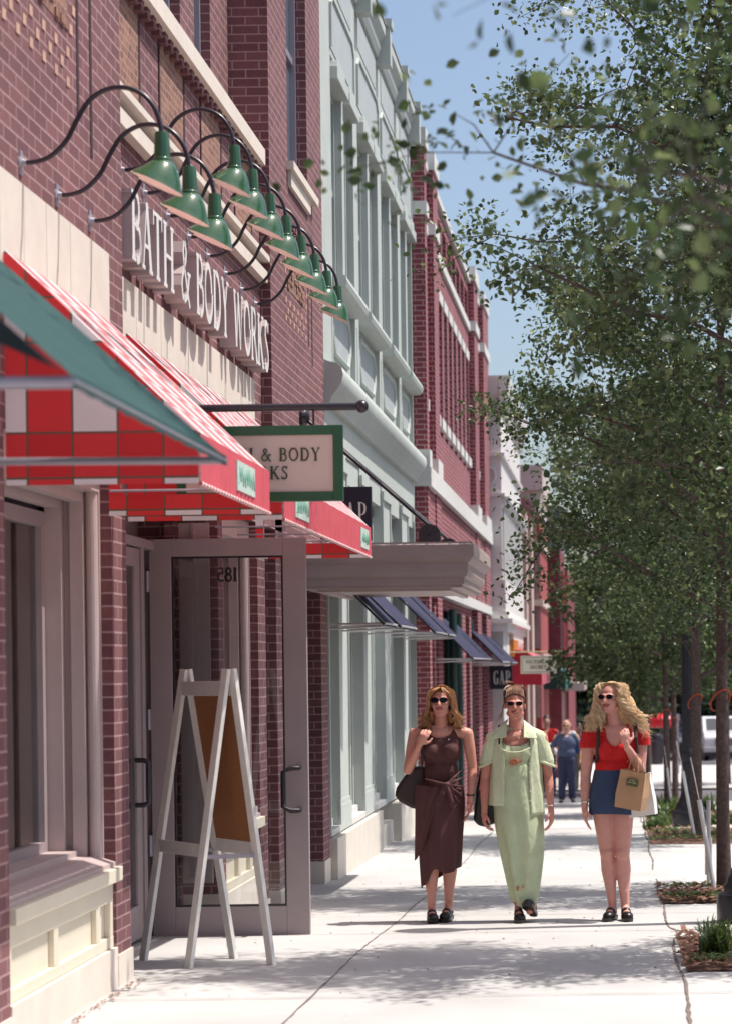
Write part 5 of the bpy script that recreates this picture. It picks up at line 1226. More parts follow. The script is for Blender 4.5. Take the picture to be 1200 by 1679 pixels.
tree('street_tree', (1.12, 43.0), 'street tree half hidden behind the farther lamp post', 7.2, 2.1, 1.8, 53, 16000, .095, GT, trunk_r=.06, nlimb=18)
tree('street_tree', (.72, 52.0), 'slim street tree standing behind the elbow of the curly haired woman', 6.4, 1.7, 1.9, 59, 9000, .11, GT, trunk_r=.075, nlimb=16)
tree('street_tree', (2.9, 58.0), 'street tree across the side street at the right', 7.5, 2.4, 2.3, 61, 11000, .13, GT, trunk_r=.08, nlimb=18, tie=False)
# taller trees closing the view
hg = np.random.default_rng(5)
for k, (xa, xb, ya, hh, lab) in enumerate(((-3.4, 1.1, 96, 2.6, 'dark clipped hedge closing the far sidewalk'), (1.4, 14, 106, 3.2, 'dark shrub belt behind the parked vehicles'))):
    n = 9000; P_ = np.stack([hg.uniform(xa, xb, n), ya + hg.normal(0, .5, n), gz(ya) + hh*hg.uniform(0, 1, n)**.8 * (1 + .15*np.sin(hg.uniform(xa, xb, n)*2))], 1)
    d = hg.normal(0, 1, (n, 3)); d /= np.linalg.norm(d, axis=1)[:, None]; e = np.cross(d, hg.normal(0, 1, (n, 3))); e /= np.linalg.norm(e, axis=1)[:, None]
    V = np.stack([P_ - d*.16, P_ + e*.08, P_ + d*.16, P_ - e*.08], 1).reshape(-1, 3); me = bpy.data.meshes.new('hedge'); me.from_pydata(V.tolist(), [], [(4*i, 4*i+1, 4*i+2, 4*i+3) for i in range(n)])
    me.attributes.new('tone', 'FLOAT', 'POINT').data.foreach_set('value', np.repeat(hg.uniform(0, .8, n), 4).astype(np.float32)); me.materials.append(LEAFF); o = bpy.data.objects.new('hedge', me); S.collection.objects.link(o); tag(o, lab, 'hedge')

far = [(-.6, 92, 7.2, 3.0, 'round dark tree rising behind the bald man, end of the row'), (3.4, 104, 9.5, 4.0, 'broad dark tree filling the end of the street'), (8.5, 110, 10.5, 4.6, 'large dark tree behind the parked vehicles'),
       (1.2, 118, 8.5, 3.6, 'dark tree in the far middle beyond the umbrella'), (-3.4, 112, 9.0, 3.8, 'dark tree beyond the last dark red building'), (5.8, 128, 11, 5.0, 'tallest far tree at the right')]
for i, (x, y, H_, r_, l) in enumerate(far):
    tree('far_tree', (x, y), l, H_, r_, .5, 70+i, 13000, .30, 'large trees closing the far end of the street', LEAFF, trunk_r=.18, tie=False, nlimb=26, clump=.9)
# white stakes
for i, (x, y, lx, h) in enumerate(((.80, 18.15, -.13, .78), (.90, 25.65, -.14, .80), (.87, 35.2, -.08, .75), (.62, 51.5, -.03, 1.0))):
    s = thing('tree_stake', ['white stake leaning on the trunk nearest the lamp post base', 'white stake leaning beside the farther lamp post', 'white stake by the slim trunk left of the lamp post', 'white stake beside the trunk behind the curly haired woman'][i], 'stake', (x, y, gz(y)), 'white tree stakes')
    m = MB(); m.tube([(x + .0, y, gz(y) - .05), (x + lx, y + .05, gz(y) + h)], .019, 8); m.tube([(x + lx, y + .05, gz(y) + h), (x + lx*1.5, y + .12, gz(y) + h + .35)], .005, 6)
    m.build('stake_pole', WPAINT, s)
m = thing('irrigation_riser', 'thin grey pipe riser standing behind the near tree trunk', 'pipe', (.78, 19.2, gz(19.2)))
q = MB(); q.tube([(.78, 19.2, gz(19.2) - .05), (.79, 19.2, gz(19.2) + .75)], .018, 8); q.tube([(.781, 19.2, gz(19.2) + .10), (.785, 19.2, gz(19.2) + .42)], .032, 8); q.build('pipe', MATS['silver_bar'], m)
# ------------------------------------------------------------------ people
def skinmat(name, c, lip=False):
    m = plain(name, c, .5, .05, 30); b = m.node_tree.nodes['Principled BSDF']
    b.inputs['Subsurface Weight'].default_value = .12; b.inputs['Subsurface Radius'].default_value = (.02, .008, .004); b.inputs['Subsurface Scale'].default_value = .5
    return m
SK1 = skinmat('skin_tan', (.60, .27, .20)); SK2 = skinmat('skin_warm', (.58, .24, .18)); SK3 = skinmat('skin_fair', (.66, .32, .26)); SKM = skinmat('skin_mid', (.50, .27, .20))
LIP = plain('lip_colour', (.36, .07, .07), .4, .1, 60)
LENS = plain('dark_lens', (.006, .004, .012), .4, .1, 9, spec=.15)
HS1 = hairmat('hair_honey_strand', (.20, .085, .035), (.42, .20, .085), (.66, .38, .19)); HS2 = hairmat('hair_brown_strand', (.08, .032, .018), (.19, .085, .048), (.36, .19, .11)); HS3 = hairmat('hair_blonde_strand', (.52, .32, .16), (.84, .62, .38), (.95, .84, .62))
HAIR1 = plain('hair_honey', (.25, .11, .045), .6, .35, 60, spec=.3); HAIR2 = plain('hair_brown', (.11, .055, .04), .6, .35, 60, spec=.3); HAIR3 = plain('hair_blonde', (.55, .36, .18), .6, .3, 60, spec=.3)
HAIRG = plain('hair_grey', (.35, .32, .30), .6, .2, 50); HAIRD = plain('hair_dark', (.03, .018, .014), .5, .2, 50)
def cloth(name, c, rough=.85, folds=14, strength=.35):
    strength *= 1.6
    m = plain(name, c, rough, .10, 9); n = m.node_tree.nodes; l = m.node_tree.links; b = n['Principled BSDF']
    g = n.new('ShaderNodeNewGeometry'); mp = n.new('ShaderNodeMapping'); mp.inputs['Scale'].default_value = (1, 1, .35); l.new(g.outputs['Position'], mp.inputs['Vector'])
    f = _noise(n, l, folds, 3, mp.outputs[0]); w = _noise(n, l, 500, 2, g.outputs['Position'])
    _bump(n, l, b, _math(n, l, 'ADD', f, _math(n, l, 'MULTIPLY', w, .04)), strength, .03); return m
BROWN = cloth('brown_jersey', (.080, .026, .026)); LIME = cloth('lime_linen', (.50, .56, .36), strength=.3); LIMEK = cloth('lime_knit', (.50, .58, .42), strength=.2); LIMES = cloth('lime_overshirt', (.60, .65, .44), strength=.35)
REDT = cloth('red_cotton', (.58, .012, .014), strength=.25); DENIM = cloth('denim', (.036, .062, .130), strength=.2); JEANS = cloth('dark_jeans', (.030, .038, .085), strength=.3)
CHAMB = cloth('chambray_shirt', (.065, .085, .16), strength=.35); BLUET = cloth('blue_cotton', (.03, .09, .28)); WHITET = cloth('white_cotton', (.66, .64, .62)); KHAKI = cloth('khaki', (.30, .24, .17))
LEATH = plain('black_leather', (.010, .007, .008), .35, .2, 20); BAGBR = cloth('dark_brown_leather', (.030, .014, .013), .55, 8, .3)
SILVER = plain('silver', (.75, .70, .62), .25, .05, 9, metal=.8)
KRAFT = plain('kraft_paper', (.50, .30, .17), .8, .08, 12, bump=.2); WHITEBAG = plain('white_paper_bag', (.74, .72, .72), .7, .03, 8)

def cap(m, p, q, r0, r1, n=14):
    """tapered capsule as one closed shell"""
    p = Vector(p); q = Vector(q); d = (q - p); L = d.length
    if L < 1e-6: m.sphere(p, r0, n); return
    d.normalize(); M = d.to_track_quat('Z', 'Y').to_matrix()
    prof = [(max(1e-4, r0*math.sin(R(a))), -r0*math.cos(R(a))) for a in (0, 30, 60, 90)] + [(max(1e-4, r1*math.sin(R(a))), L - r1*math.cos(R(a))) for a in (90, 120, 150, 180)]
    m.lathe(prof, p, M, n)
def ell(m, c, r, M=None, n=18):
    k = 10; o = len(m.v); prof = [(max(1e-4, math.sin(math.pi*i/k)), -math.cos(math.pi*i/k)) for i in range(k+1)]
    A = Matrix.Diagonal(Vector(r)); A = (M @ A) if M else A; m.lathe(prof, c, A, n)
def fuse(name, m, mat, parent, vox=.006, it=5, cut=None, post=None, mats=None):
    """fuse overlapping shells into one continuous smooth skin"""
    me = bpy.data.meshes.new(name + '_tmp'); me.from_pydata(m.v, [], m.f); bm = bmesh.new(); bm.from_mesh(me); bmesh.ops.recalc_face_normals(bm, faces=bm.faces); bm.to_mesh(me); bm.free()
    o = bpy.data.objects.new(name, me); S.collection.objects.link(o)
    r = o.modifiers.new('r', 'REMESH'); r.mode = 'VOXEL'; r.voxel_size = vox; r.use_smooth_shade = True
    s = o.modifiers.new('s', 'SMOOTH'); s.factor = .5; s.iterations = it
    dg = bpy.context.evaluated_depsgraph_get(); dg.update(); ev = o.evaluated_get(dg); new = bpy.data.meshes.new_from_object(ev)
    o.modifiers.clear(); o.data = new; bpy.data.meshes.remove(me); new.name = name
    if cut:
        bm = bmesh.new(); bm.from_mesh(new); bad = [v for v in bm.verts if cut(v.co)]; bmesh.ops.delete(bm, geom=bad, context='VERTS'); bm.to_mesh(new); bm.free()
    if post:
        for v in new.vertices: v.co = post(v.co)
    new.materials.clear()
    for mm in ([mat] + (mats or [])): new.materials.append(mm)
    new.polygons.foreach_set('use_smooth', [True]*len(new.polygons))
    new.update()
    if parent: o.parent = parent
    return o
def hand(m, w, d, up, thumb, L=.17, curl=.5, s=1.0):
    """palm and five separate fingers; w wrist, d pointing dir, up = back of hand, thumb = side of the thumb"""
    w = Vector(w); d = Vector(d).normalized(); th = Vector(thumb); th = (th - d*th.dot(d)).normalized(); up = d.cross(th).normalized() * (1 if d.cross(th).dot(Vector(up)) > 0 else -1)
    pal = w + d*.045*s
    M = Matrix((th, d, up)).transposed(); ell(m, pal, (.036*s, .050*s, .015*s), M, 14); cap(m, w - d*.02, w + d*.03*s, .023*s, .022*s)
    for i, (off, fl) in enumerate(((.027, .066), (.009, .075), (-.009, .069), (-.026, .055))):
        b = w + d*(.082 - .004*abs(i-1))*s + th*off*s*1.05; dirs = d; r = .0085*s; p = b
        for k, ln in enumerate((.42, .32, .26)):
            ang = curl*(.45 + .5*k) + .06*i; dv = (d*math.cos(ang) - up*math.sin(ang)); q = p + dv*fl*ln*s*1.1; cap(m, p, q, r, r*.92, 8); p = q; r *= .92
    b = w + d*.03*s + th*.028*s; q = b + (d*.6 + th*.75 - up*.35).normalized()*.036*s; e = q + (d*.95 + th*.15 - up*.45).normalized()*.032*s
    cap(m, b, q, .013*s, .010*s, 8); cap(m, q, e, .0095*s, .008*s, 8)
def head(m, H, yaw=0, pitch=0, s=1.0, male=False):
    """H is the centre of the skull; returns local frame matrix"""
    Rm = (Matrix.Rotation(yaw, 3, 'Z') @ Matrix.Rotation(pitch, 3, 'X')); H = Vector(H)
    def P(x, y, z): return H + Rm @ Vector((x*s, y*s, z*s))
    ell(m, P(0, .012, .022), (.073*s, .092*s, .093*s), Rm)          # skull
    ell(m, P(0, -.030, -.035), (.059*s, .058*s, .078*s), Rm)        # face
    ell(m, P(0, -.055, -.098), (.024*s, .022*s, .018*s), Rm)        # chin
    for q in (-1, 1):
        ell(m, P(q*.035, -.055, -.035), (.024*s, .022*s, .024*s), Rm)    # cheeks
        cap(m, P(q*.048, .0, -.075), P(q*.018, -.055, -.098), .020*s, .016*s, 10)   # jaw line
        ell(m, P(q*.073, .01, -.02), (.008*s, .018*s, .030*s), Rm)       # ears
        cap(m, P(q*.012, -.084, .014), P(q*.048, -.070, .016), .010*s, .008*s, 8)   # brow
    cap(m, P(0, -.086, .012), P(0, -.108, -.030), .008*s, .012*s, 10)    # nose
    for q in (-1, 1): ell(m, P(q*.011, -.098, -.034), (.008*s, .009*s, .007*s), Rm)
    return P, Rm
def face_bits(P, Rm, par, s=1.0, glasses=True, smile=True, lensr=.024, round_=False):
    m = MB()                                                         # lips follow the mouth line
    for dz, w_ in ((-.0605, .0055), (-.068, .0062)):
        pts = []
        for i in range(9):
            t = (i - 4)/4; pts.append(P(t*.026, -.0925 + .013*t*t + (.0 if dz > -.064 else .001), dz + (.009*t*t if smile else .001)))
        m.tube(pts, [w_*s*(1 - .75*abs((i-4)/4)**2) + .0008 for i in range(9)], 8)
    m.build('lips', LIP, par, smooth=True)
    if smile:
        m = MB(); pts = [P((i-3)/3*.016, -.0965 + .009*((i-3)/3)**2, -.0640 + .006*((i-3)/3)**2) for i in range(7)]; m.tube(pts, [.0022]*7, 6); m.build('teeth', WPAINT, par)
    if glasses:
        g = MB()
        for q in (-1, 1):
            c = P(q*.0325, -.0975, .004); M = Rm @ Matrix.Rotation(R(90) - R(0), 3, 'X')
            M = Rm @ Matrix.Rotation(q*R(9), 3, 'Z') @ Matrix.Rotation(R(90), 3, 'X')
            A = M @ Matrix.Diagonal(Vector((lensr*1.08, lensr*(.80 if not round_ else .72), .0)))
            pts = [(math.cos(2*math.pi*i/24), math.sin(2*math.pi*i/24)) for i in range(24)]
            n_ = M @ Vector((0, 0, 1)); f = [c + A @ Vector((x, y, 0)) + n_*.002 for x, y in pts]; b = [c + A @ Vector((x, y, 0)) - n_*.002 for x, y in pts]
            g.add(f + b, [tuple(range(24)), tuple(reversed(range(24, 48)))] + [(i, 24+i, 24+(i+1) % 24, (i+1) % 24) for i in range(24)])
        ob = g.build('sunglasses', LENS, par)
        g = MB(); g.tube([P(-.010, -.099, .008), P(0, -.101, .010), P(.010, -.099, .008)], .002, 6)
        for q in (-1, 1): g.tube([P(q*.058, -.092, .008), P(q*.074, -.07, .010), P(q*.077, .01, .004)], .002, 6)
        g.build('glasses_frame', LENS, ob)
    else:
        g = MB()
        for q in (-1, 1): g.sphere(P(q*.031, -.081, .002), .0085*s, 10)
        g.build('eyes', WPAINT, par); g = MB()
        for q in (-1, 1): g.sphere(P(q*.031, -.0885, .002), .0045*s, 8)
        g.build('irises', LEATH, par)
def strands(name, par, mat, paths, r=.0035, curl=0, freq=0, seed=1):
    rnd = random.Random(seed); m = MB()
    for p in paths:
        n = 10 if not curl else 30; P_ = [Vector(v) for v in p]; out = []; ph = rnd.uniform(0, 6.3); am = curl*rnd.uniform(.6, 1.3); fq = freq*rnd.uniform(.8, 1.2)
        for i in range(n + 1):
            t = i/n; k = t*(len(P_)-1); j = min(int(k), len(P_)-2); f = k - j
            a, b, c, d = P_[max(j-1, 0)], P_[j], P_[j+1], P_[min(j+2, len(P_)-1)]
            v = .5*((2*b) + (-a+c)*f + (2*a-5*b+4*c-d)*f*f + (-a+3*b-3*c+d)*f**3)
            if curl: w_ = am*min(1, t*3); v = v + Vector((math.cos(ph + fq*t*6.28), math.sin(ph + fq*t*6.28), .3*math.sin(ph*2 + fq*t*6.28)))*w_
            out.append(v)
        rr = r*rnd.uniform(.6, 1.3); m.tube(out, [rr*(1 - .65*(i/n)**2) for i in range(n+1)], 4, cap=False)
    o = m.build(name, mat, par, smooth=True, fixn=False); vp = len(m.v)//max(1, len(paths)); tn = np.repeat([rnd.random() for _ in paths], vp).astype(np.float32)
    o.data.attributes.new('tone', 'FLOAT', 'POINT').data.foreach_set('value', tn); return o
def loft(name, par, mat, rings, n=56, fold=0.0, nf=9, seed=0, thick=0, hem=None, ph=0.0):
    """rings: (z, cx, cy, rx, ry[, fold multiplier]) from top to bottom, joined by smooth interpolation; drape folds grow downwards"""
    m = MB(); K = 5; R_ = []
    for i in range(len(rings) - 1):
        for k in range(K):
            t = k/K; a, b, c, d = rings[max(i-1, 0)], rings[i], rings[i+1], rings[min(i+2, len(rings)-1)]
            R_.append([.5*((2*b[q]) + (-a[q]+c[q])*t + (2*a[q]-5*b[q]+4*c[q]-d[q])*t*t + (-a[q]+3*b[q]-3*c[q]+d[q])*t**3) for q in range(6)])
    R_.append(list(rings[-1]))
    for i, (z, cx, cy, rx, ry, fm) in enumerate(R_):
        for j in range(n):
            a = 2*math.pi*j/n; f = fold*fm*(math.sin(a*nf + ph + .8*math.sin(a*2+seed) + z*2) + .5*math.sin(a*(nf*2-3) + seed*3 - z*3))
            zz = z
            if hem and i > len(R_)*.55: zz = z + hem(a)*((i/len(R_) - .55)/.45)**1.5
            m.v.append((cx + (rx + f)*math.cos(a), cy + (ry + f)*math.sin(a), zz))
    for i in range(len(R_) - 1):
        for j in range(n): m.f.append((i*n+j, i*n+(j+1) % n, (i+1)*n+(j+1) % n, (i+1)*n+j)); m.mi.append(0)
    return m.build(name, mat, par, smooth=True)
def person(label, X, Y, dz=0, group=None):
    return thing('person', label, 'person', (0, 0, 0), group)
def shoe(par, a, yaw, style='clog', lift=0, s=1.0, mat=None):
    """slip-on shoe: sole and upper, toe towards -y then turned by yaw about the ankle"""
    Mz = Matrix.Rotation(yaw, 3, 'Z') @ Matrix.Rotation(lift, 3, 'X'); a = Vector(a)
    m = MB(); pts = [(0.0, .065), (.028, .05), (.030, 0), (.035, -.07), (.042, -.12), (.036, -.165), (.012, -.190), (-.012, -.190), (-.034, -.165), (-.038, -.12), (-.030, -.07), (-.028, 0), (-.026, .05)]
    k = len(pts)
    f = []
    for z, g in ((-.075, 1.0), (-.045, 1.06)):
        for x, y in pts: v = Vector((x*g*s, y*g*s, z)); f.append(a + Mz @ v)
    m.add(f, [tuple(reversed(range(k))), tuple(range(k, 2*k))] + [(i, (i+1) % k, k+(i+1) % k, k+i) for i in range(k)])
    so = m.build('shoe', mat or LEATH, par, bevel=.004)
    m = MB(); M = Mz
    ell(m, a + Mz @ Vector((.002, -.115*s, -.038)), (.043*s, .062*s, .036), M, 16)
    ell(m, a + Mz @ Vector((0, -.055*s, -.018)), (.036*s, .05*s, .036), M @ Matrix.Rotation(R(-25), 3, 'X'), 16)
    if style == 'clog': ell(m, a + Mz @ Vector((0, .02*s, -.02)), (.032*s, .045*s, .032), M, 14)
    m.build('shoe_upper', mat or LEATH, so, smooth=True)

def arm(m, sh, el, wr, r=1.0):
    cap(m, sh, Vector(sh).lerp(Vector(el), .5), .043*r, .041*r); cap(m, Vector(sh).lerp(Vector(el), .45), el, .041*r, .033*r); mid = Vector(el).lerp(Vector(wr), .35)
    cap(m, el, mid, .033*r, .035*r); cap(m, mid, wr, .034*r, .022*r)
def leg(m, hip, kn, an, r=1.0):
    cap(m, hip, Vector(hip).lerp(Vector(kn), .55), .088*r, .070*r); cap(m, Vector(hip).lerp(Vector(kn), .5), kn, .072*r, .050*r)
    k = Vector(kn); a = Vector(an); ell(m, k + Vector((0, -.012, 0)), (.050*r, .050*r, .055*r)); cf = k.lerp(a, .32) + Vector((0, .018, 0)); cap(m, k, cf, .047*r, .054*r); cap(m, cf, k.lerp(a, .75), .053*r, .034*r); cap(m, k.lerp(a, .7), a, .036*r, .029*r)
def foot(m, a, yaw, s=1.0):
    Mz = Matrix.Rotation(yaw, 3, 'Z'); a = Vector(a); cap(m, a, a + Mz @ Vector((0, .03, -.035)), .030, .028); cap(m, a, a + Mz @ Vector((0, -.09*s, -.030)), .031, .026); cap(m, a + Mz @ Vector((.0, -.08, -.032)), a + Mz @ Vector((.004, -.135*s, -.040)), .030, .022)

# ---- woman in brown (left)
w1 = person('woman in a sleeveless dark brown wrap dress and sunglasses, bag on her shoulder', 0, 0)
m = MB(); Hc = (.028, -.02, 1.575)
P, Rm = head(m, Hc, R(-4), R(-4), .97)
cap(m, (.022, .0, 1.36), (.026, -.005, 1.50), .052, .047); ell(m, (.02, .01, 1.24), (.142, .092, .15)); ell(m, (.022, 0, 1.335), (.12, .07, .07))
cap(m, (.02, .01, 1.375), (-.150, .01, 1.35), .040, .042); cap(m, (.02, .01, 1.375), (.195, .01, 1.345), .040, .042)
for q in (-.05, .09): ell(m, (q, -.065, 1.225), (.055, .052, .055))
ell(m, (.02, .01, 1.07), (.115, .085, .14)); ell(m, (.015, .02, .93), (.155, .115, .13))
arm(m, (-.165, .01, 1.345), (-.212, -.03, 1.085), (-.125, -.15, 1.255), 1.02); arm(m, (.212, .01, 1.34), (.245, .02, 1.09), (.232, -.05, .875), .98)
hand(m, (-.120, -.155, 1.268), (.42, -.15, .8), (-.2, -1, .1), (.8, 0, -.5), curl=1.15); hand(m, (.230, -.055, .865), (-.08, -.12, -1), (.9, .1, 0), (0, -1, 0), curl=.45)
leg(m, (-.075, .02, .88), (-.055, -.02, .47), (-.058, -.03, .10)); leg(m, (.095, .03, .88), (.075, .03, .48), (.058, .04, .10))
foot(m, (-.058, -.03, .09), R(8)); foot(m, (.058, .04, .09), R(-8))
fuse('body', m, SK1, w1, .0052, 4)
face_bits(P, Rm, w1, lensr=.0255)
m = MB(); ell(m, (.02, .01, 1.24), (.152, .102, .16)); ell(m, (.022, .0, 1.335), (.125, .080, .07)); cap(m, (-.06, .01, 1.385), (-.118, .01, 1.37), .034, .036); cap(m, (.10, .01, 1.385), (.162, .01, 1.365), .034, .036)
for q in (-.05, .09): ell(m, (q, -.07, 1.225), (.061, .058, .060))
ell(m, (.02, .01, 1.07), (.125, .096, .14)); ell(m, (.015, .02, .93), (.166, .126, .12))
def cut1(c): return (c - Vector((.022, -.07, 1.42))).length < .105 or c.z > 1.425 or c.z < .88
fuse('dress_bodice', m, BROWN, w1, .0055, 4, cut1)
loft('wrap_skirt', w1, BROWN, [(1.00, .018, .01, .140, .110, 0), (.93, .012, .015, .168, .132, .3), (.80, .008, .01, .172, .138, .6), (.62, .006, .0, .160, .135, .8), (.45, .008, .0, .150, .128, 1), (.33, .008, .005, .140, .118, 1)], fold=.011, nf=7, seed=2,
     hem=lambda a: -.085*math.cos(a - math.pi)*1.0 + (.10*math.exp(-((a - 4.45)/.42)**2)) - .02)
m = MB()                                                            # over-wrap panel crossing the left leg
vs = []
for i in range(17):
    t = i/16
    for j in range(9):
        u = j/8; x = -.160 + (.165)*t; zt_ = .985 - .02*t; zb_ = .44 + .45*(t**1.5) if t > .0 else .44; z = zt_ + (zb_-zt_)*u
        ang = math.asin(max(-1, min(1, (x - .01)/.182))); y = .01 - .146*math.cos(ang) - .006 - .006*math.sin(u*9 + t*8); m.v.append((x - .012*u*(1-t), y, z))
for i in range(16):
    for j in range(8): a = i*9+j; m.f.append((a, a+1, a+10, a+9)); m.mi.append(0)
m.build('wrap_panel', BROWN, w1, smooth=True, fixn=False)
m = MB(); K_ = Vector((.070, -.150, .985)); ell(m, K_, (.026, .02, .018))
for (x, z, r_) in ((.172, 1.075, .011), (.180, 1.02, .013), (.184, .955, .012), (.182, .88, .013), (.174, .80, .011)):
    m.tube([K_ + Vector((0, .012, 0)), K_.lerp(Vector((x, -.062, z)), .5) + Vector((0, -.004, .004)), (x, -.022, z + .01)], [.012, r_, .004], 9)
m.tube([K_, (.088, -.165, .93), (.105, -.165, .86), (.112, -.158, .80)], [.012, .016, .019, .010], 8); m.tube([K_, (.045, -.165, .92), (.035, -.160, .85)], [.010, .014, .008], 8)
m.tube([K_, (-.02, -.148, 1.01), (-.10, -.11, 1.03)], [.010, .010, .005], 7)
fuse('tied_knot', m, BROWN, w1, .004, 9)
rnd = random.Random(3); paths = []
for i in range(1500):
    a = rnd.uniform(-.15*math.pi, 1.15*math.pi); top = P(rnd.gauss(.008, .012), -.02 + rnd.uniform(-.045, .05), .112)
    side = math.cos(a); back = math.sin(a); z1 = rnd.uniform(-.02, .07); drop = rnd.uniform(-.205, -.13) if back < .3 else rnd.uniform(-.24, -.15)
    fr = 1.0 if back > -.2 else .9; bw = rnd.uniform(.96, 1.14)
    p1 = P(side*.082*bw, .015 + back*.085*bw - .02*(back < .1), .055 + rnd.uniform(-.01, .02)); p2 = P(side*.098*bw, .015 + back*.09*bw, -.055); p3 = P(side*(.105)*bw + .02*side, .0 + back*.085, drop*.72); flip = rnd.uniform(-.03, .045)
    p4 = P(side*(.108 + flip*1.3)*bw + (.012 if side > 0 else -.0) + rnd.gauss(0, .008), -.02 + back*.07 + rnd.gauss(0, .008), drop + rnd.uniform(-.01, .03))
    paths.append([top, p1, p2, p3, p4])
for i in range(150):                                                # fringe swept to the sides over the forehead
    sx = rnd.choice((-1, 1)); paths.append([P(.01, -.03, .112), P(sx*rnd.uniform(.015, .04), -.085, .085), P(sx*rnd.uniform(.055, .075), -.078, .052), P(sx*.085, -.05, .0)])
strands('hair', w1, HS1, paths, .0021, .005, 1.4, 5)
m = MB(); ell(m, P(0, .018, .028), (.081, .094, .094), Rm); 
for s_x in (-1, 1): ell(m, P(s_x*.072, .025, -.06), (.030, .06, .10), Rm)
ell(m, P(0, .06, -.09), (.075, .045, .11), Rm)
fuse('hair_mass', m, HAIR1, w1, .006, 4, lambda c: (c - P(0, -.10, -.035)).length < .098)
shoe(w1, (-.058, -.03, .078), R(8)); shoe(w1, (.058, .04, .078), R(-8))
m = MB(); m.tube([(.232 + .026*math.cos(t), -.045 + .022*math.sin(t), .905 + .003*math.sin(t)) for t in [i/12*6.283 for i in range(13)]], .006, 6, cap=False); m.build('wrist_watch', LEATH, w1)
m = MB(); m.tube([(.022 + .055*math.cos(t), -.055 + .012*math.sin(t), 1.395 - .045*max(0, -math.sin(t))) for t in [i/24*6.283 for i in range(25)]], .0015, 5, cap=False); m.sphere((.085, -.095, 1.305), .006, 8); m.build('pendant', SILVER, w1)
place(w1, (-1.285, 15.72, gz(15.7)))
bg1 = thing('shoulder_bag', 'large dark brown bag under the arm of the woman in the brown dress', 'bag', (0, 0, 0))
m = MB(); pts = [(-.20, 1.10), (-.10, 1.115), (-.095, .86), (-.10, .80), (-.19, .81), (-.275, .855), (-.315, .90), (-.30, .96)]
m.prism([(x, z) for x, z in pts], -.04, .11); m.build('bag_body', BAGBR, bg1, bevel=.025)
m = MB(); m.tube([(-.18, .06, 1.10), (-.14, .03, 1.25), (-.10, -.02, 1.40), (-.08, -.08, 1.37), (-.10, -.135, 1.28), (-.11, -.10, 1.12)], .010, 8); m.build('strap', BAGBR, bg1, smooth=True)
place(bg1, (-1.285, 15.74, gz(15.7)))

# ---- woman in pale green (middle)
w2 = person('woman in a long pale lime dress with open matching overshirt and oval sunglasses', 0, 0)
m = MB(); P, Rm = head(m, (-.012, -.02, 1.555), R(2), R(3), .96)
cap(m, (-.01, .0, 1.33), (-.012, -.005, 1.48), .052, .047); ell(m, (-.01, .01, 1.21), (.142, .095, .15)); ell(m, (-.01, 0, 1.31), (.13, .07, .06))
cap(m, (-.01, .01, 1.345), (-.165, .01, 1.30), .042, .045); cap(m, (-.01, .01, 1.345), (.155, .01, 1.31), .042, .045)
ell(m, (-.01, .01, 1.03), (.13, .1, .16)); ell(m, (-.01, .02, .90), (.16, .12, .13))
arm(m, (-.190, .01, 1.29), (-.232, .03, 1.02), (-.238, -.03, .80), 1.08); arm(m, (.178, .01, 1.30), (.218, .03, 1.03), (.235, -.04, .80), 1.0)
hand(m, (-.238, -.035, .79), (-.02, -.1, -1), (-.9, -.1, 0), (.25, -1, 0), curl=1.0, s=1.05); hand(m, (.237, -.045, .79), (.05, -.14, -1), (.9, .1, 0), (-.3, -1, 0), curl=.8)
leg(m, (-.07, .02, .86), (-.035, -.01, .46), (-.005, -.03, .095), .88); leg(m, (.07, .02, .86), (.075, -.02, .48), (.088, .01, .13), .88)
foot(m, (-.005, -.04, .085), R(6)); foot(m, (.095, .01, .12), R(-10))
fuse('body', m, SK2, w2, .0052, 4)
face_bits(P, Rm, w2, lensr=.0215, round_=True)
m = MB(); ell(m, (-.01, .0, 1.20), (.150, .108, .155)); ell(m, (-.01, -.005, 1.30), (.125, .080, .06))
for q in (-.072, .052): ell(m, (q, -.050, 1.20), (.062, .060, .075))
ell(m, (-.01, -.006, 1.04), (.147, .122, .22)); ell(m, (-.01, .0, .86), (.168, .135, .15))
fuse('dress_top', m, LIME, w2, .006, 5, lambda c: (c - Vector((-.01, -.08, 1.385))).length < .135 or c.z > 1.36 or c.z < .96)
loft('long_skirt', w2, LIME, [(1.12, -.010, .0, .128, .098, 0), (1.04, -.010, .0, .147, .120, 0), (.98, -.010, .0, .156, .126, 0), (.92, -.008, .0, .160, .130, .2), (.80, -.002, .0, .168, .140, .5), (.66, .006, .0, .165, .142, .8), (.48, .022, .0, .144, .132, 1.1), (.30, .035, .0, .116, .116, 1.2), (.16, .042, .0, .098, .104, 1), (.10, .042, .0, .090, .098, .8)], fold=.012, nf=6, seed=5, hem=lambda a: .03*math.sin(a*2 + 1) + .02)
# open overshirt: back and sides with two hanging fronts
m = MB(); nA = 44; NZ = 26
for i in range(NZ + 1):
    z = 1.345 - (1.345 - .79)*i/NZ; t = i/NZ
    rx = .165 + .035*t if i > 2 else .12 + .018*i; ry = .115 + .035*t
    op0 = R(228) + R(16)*min(1, t*3) - R(0)*t; op1 = R(312) - R(10)*min(1, t*2)
    for j in range(nA + 1):
        a = op1 - 2*math.pi + (op0 - (op1 - 2*math.pi))*j/nA; f = .006*math.sin(a*9 + z*6)*(.3+t)
        zz = z - (.0 if t < .9 else .0); m.v.append((-.008 + (rx + f)*math.cos(a), .005 + (ry + f)*math.sin(a), zz + (.05 if (math.cos(a) < 0) else -.04)*max(0, t-.6)*2))
for i in range(NZ):
    for j in range(nA): a = i*(nA+1)+j; m.f.append((a, a+1, a+nA+2, a+nA+1)); m.mi.append(0)
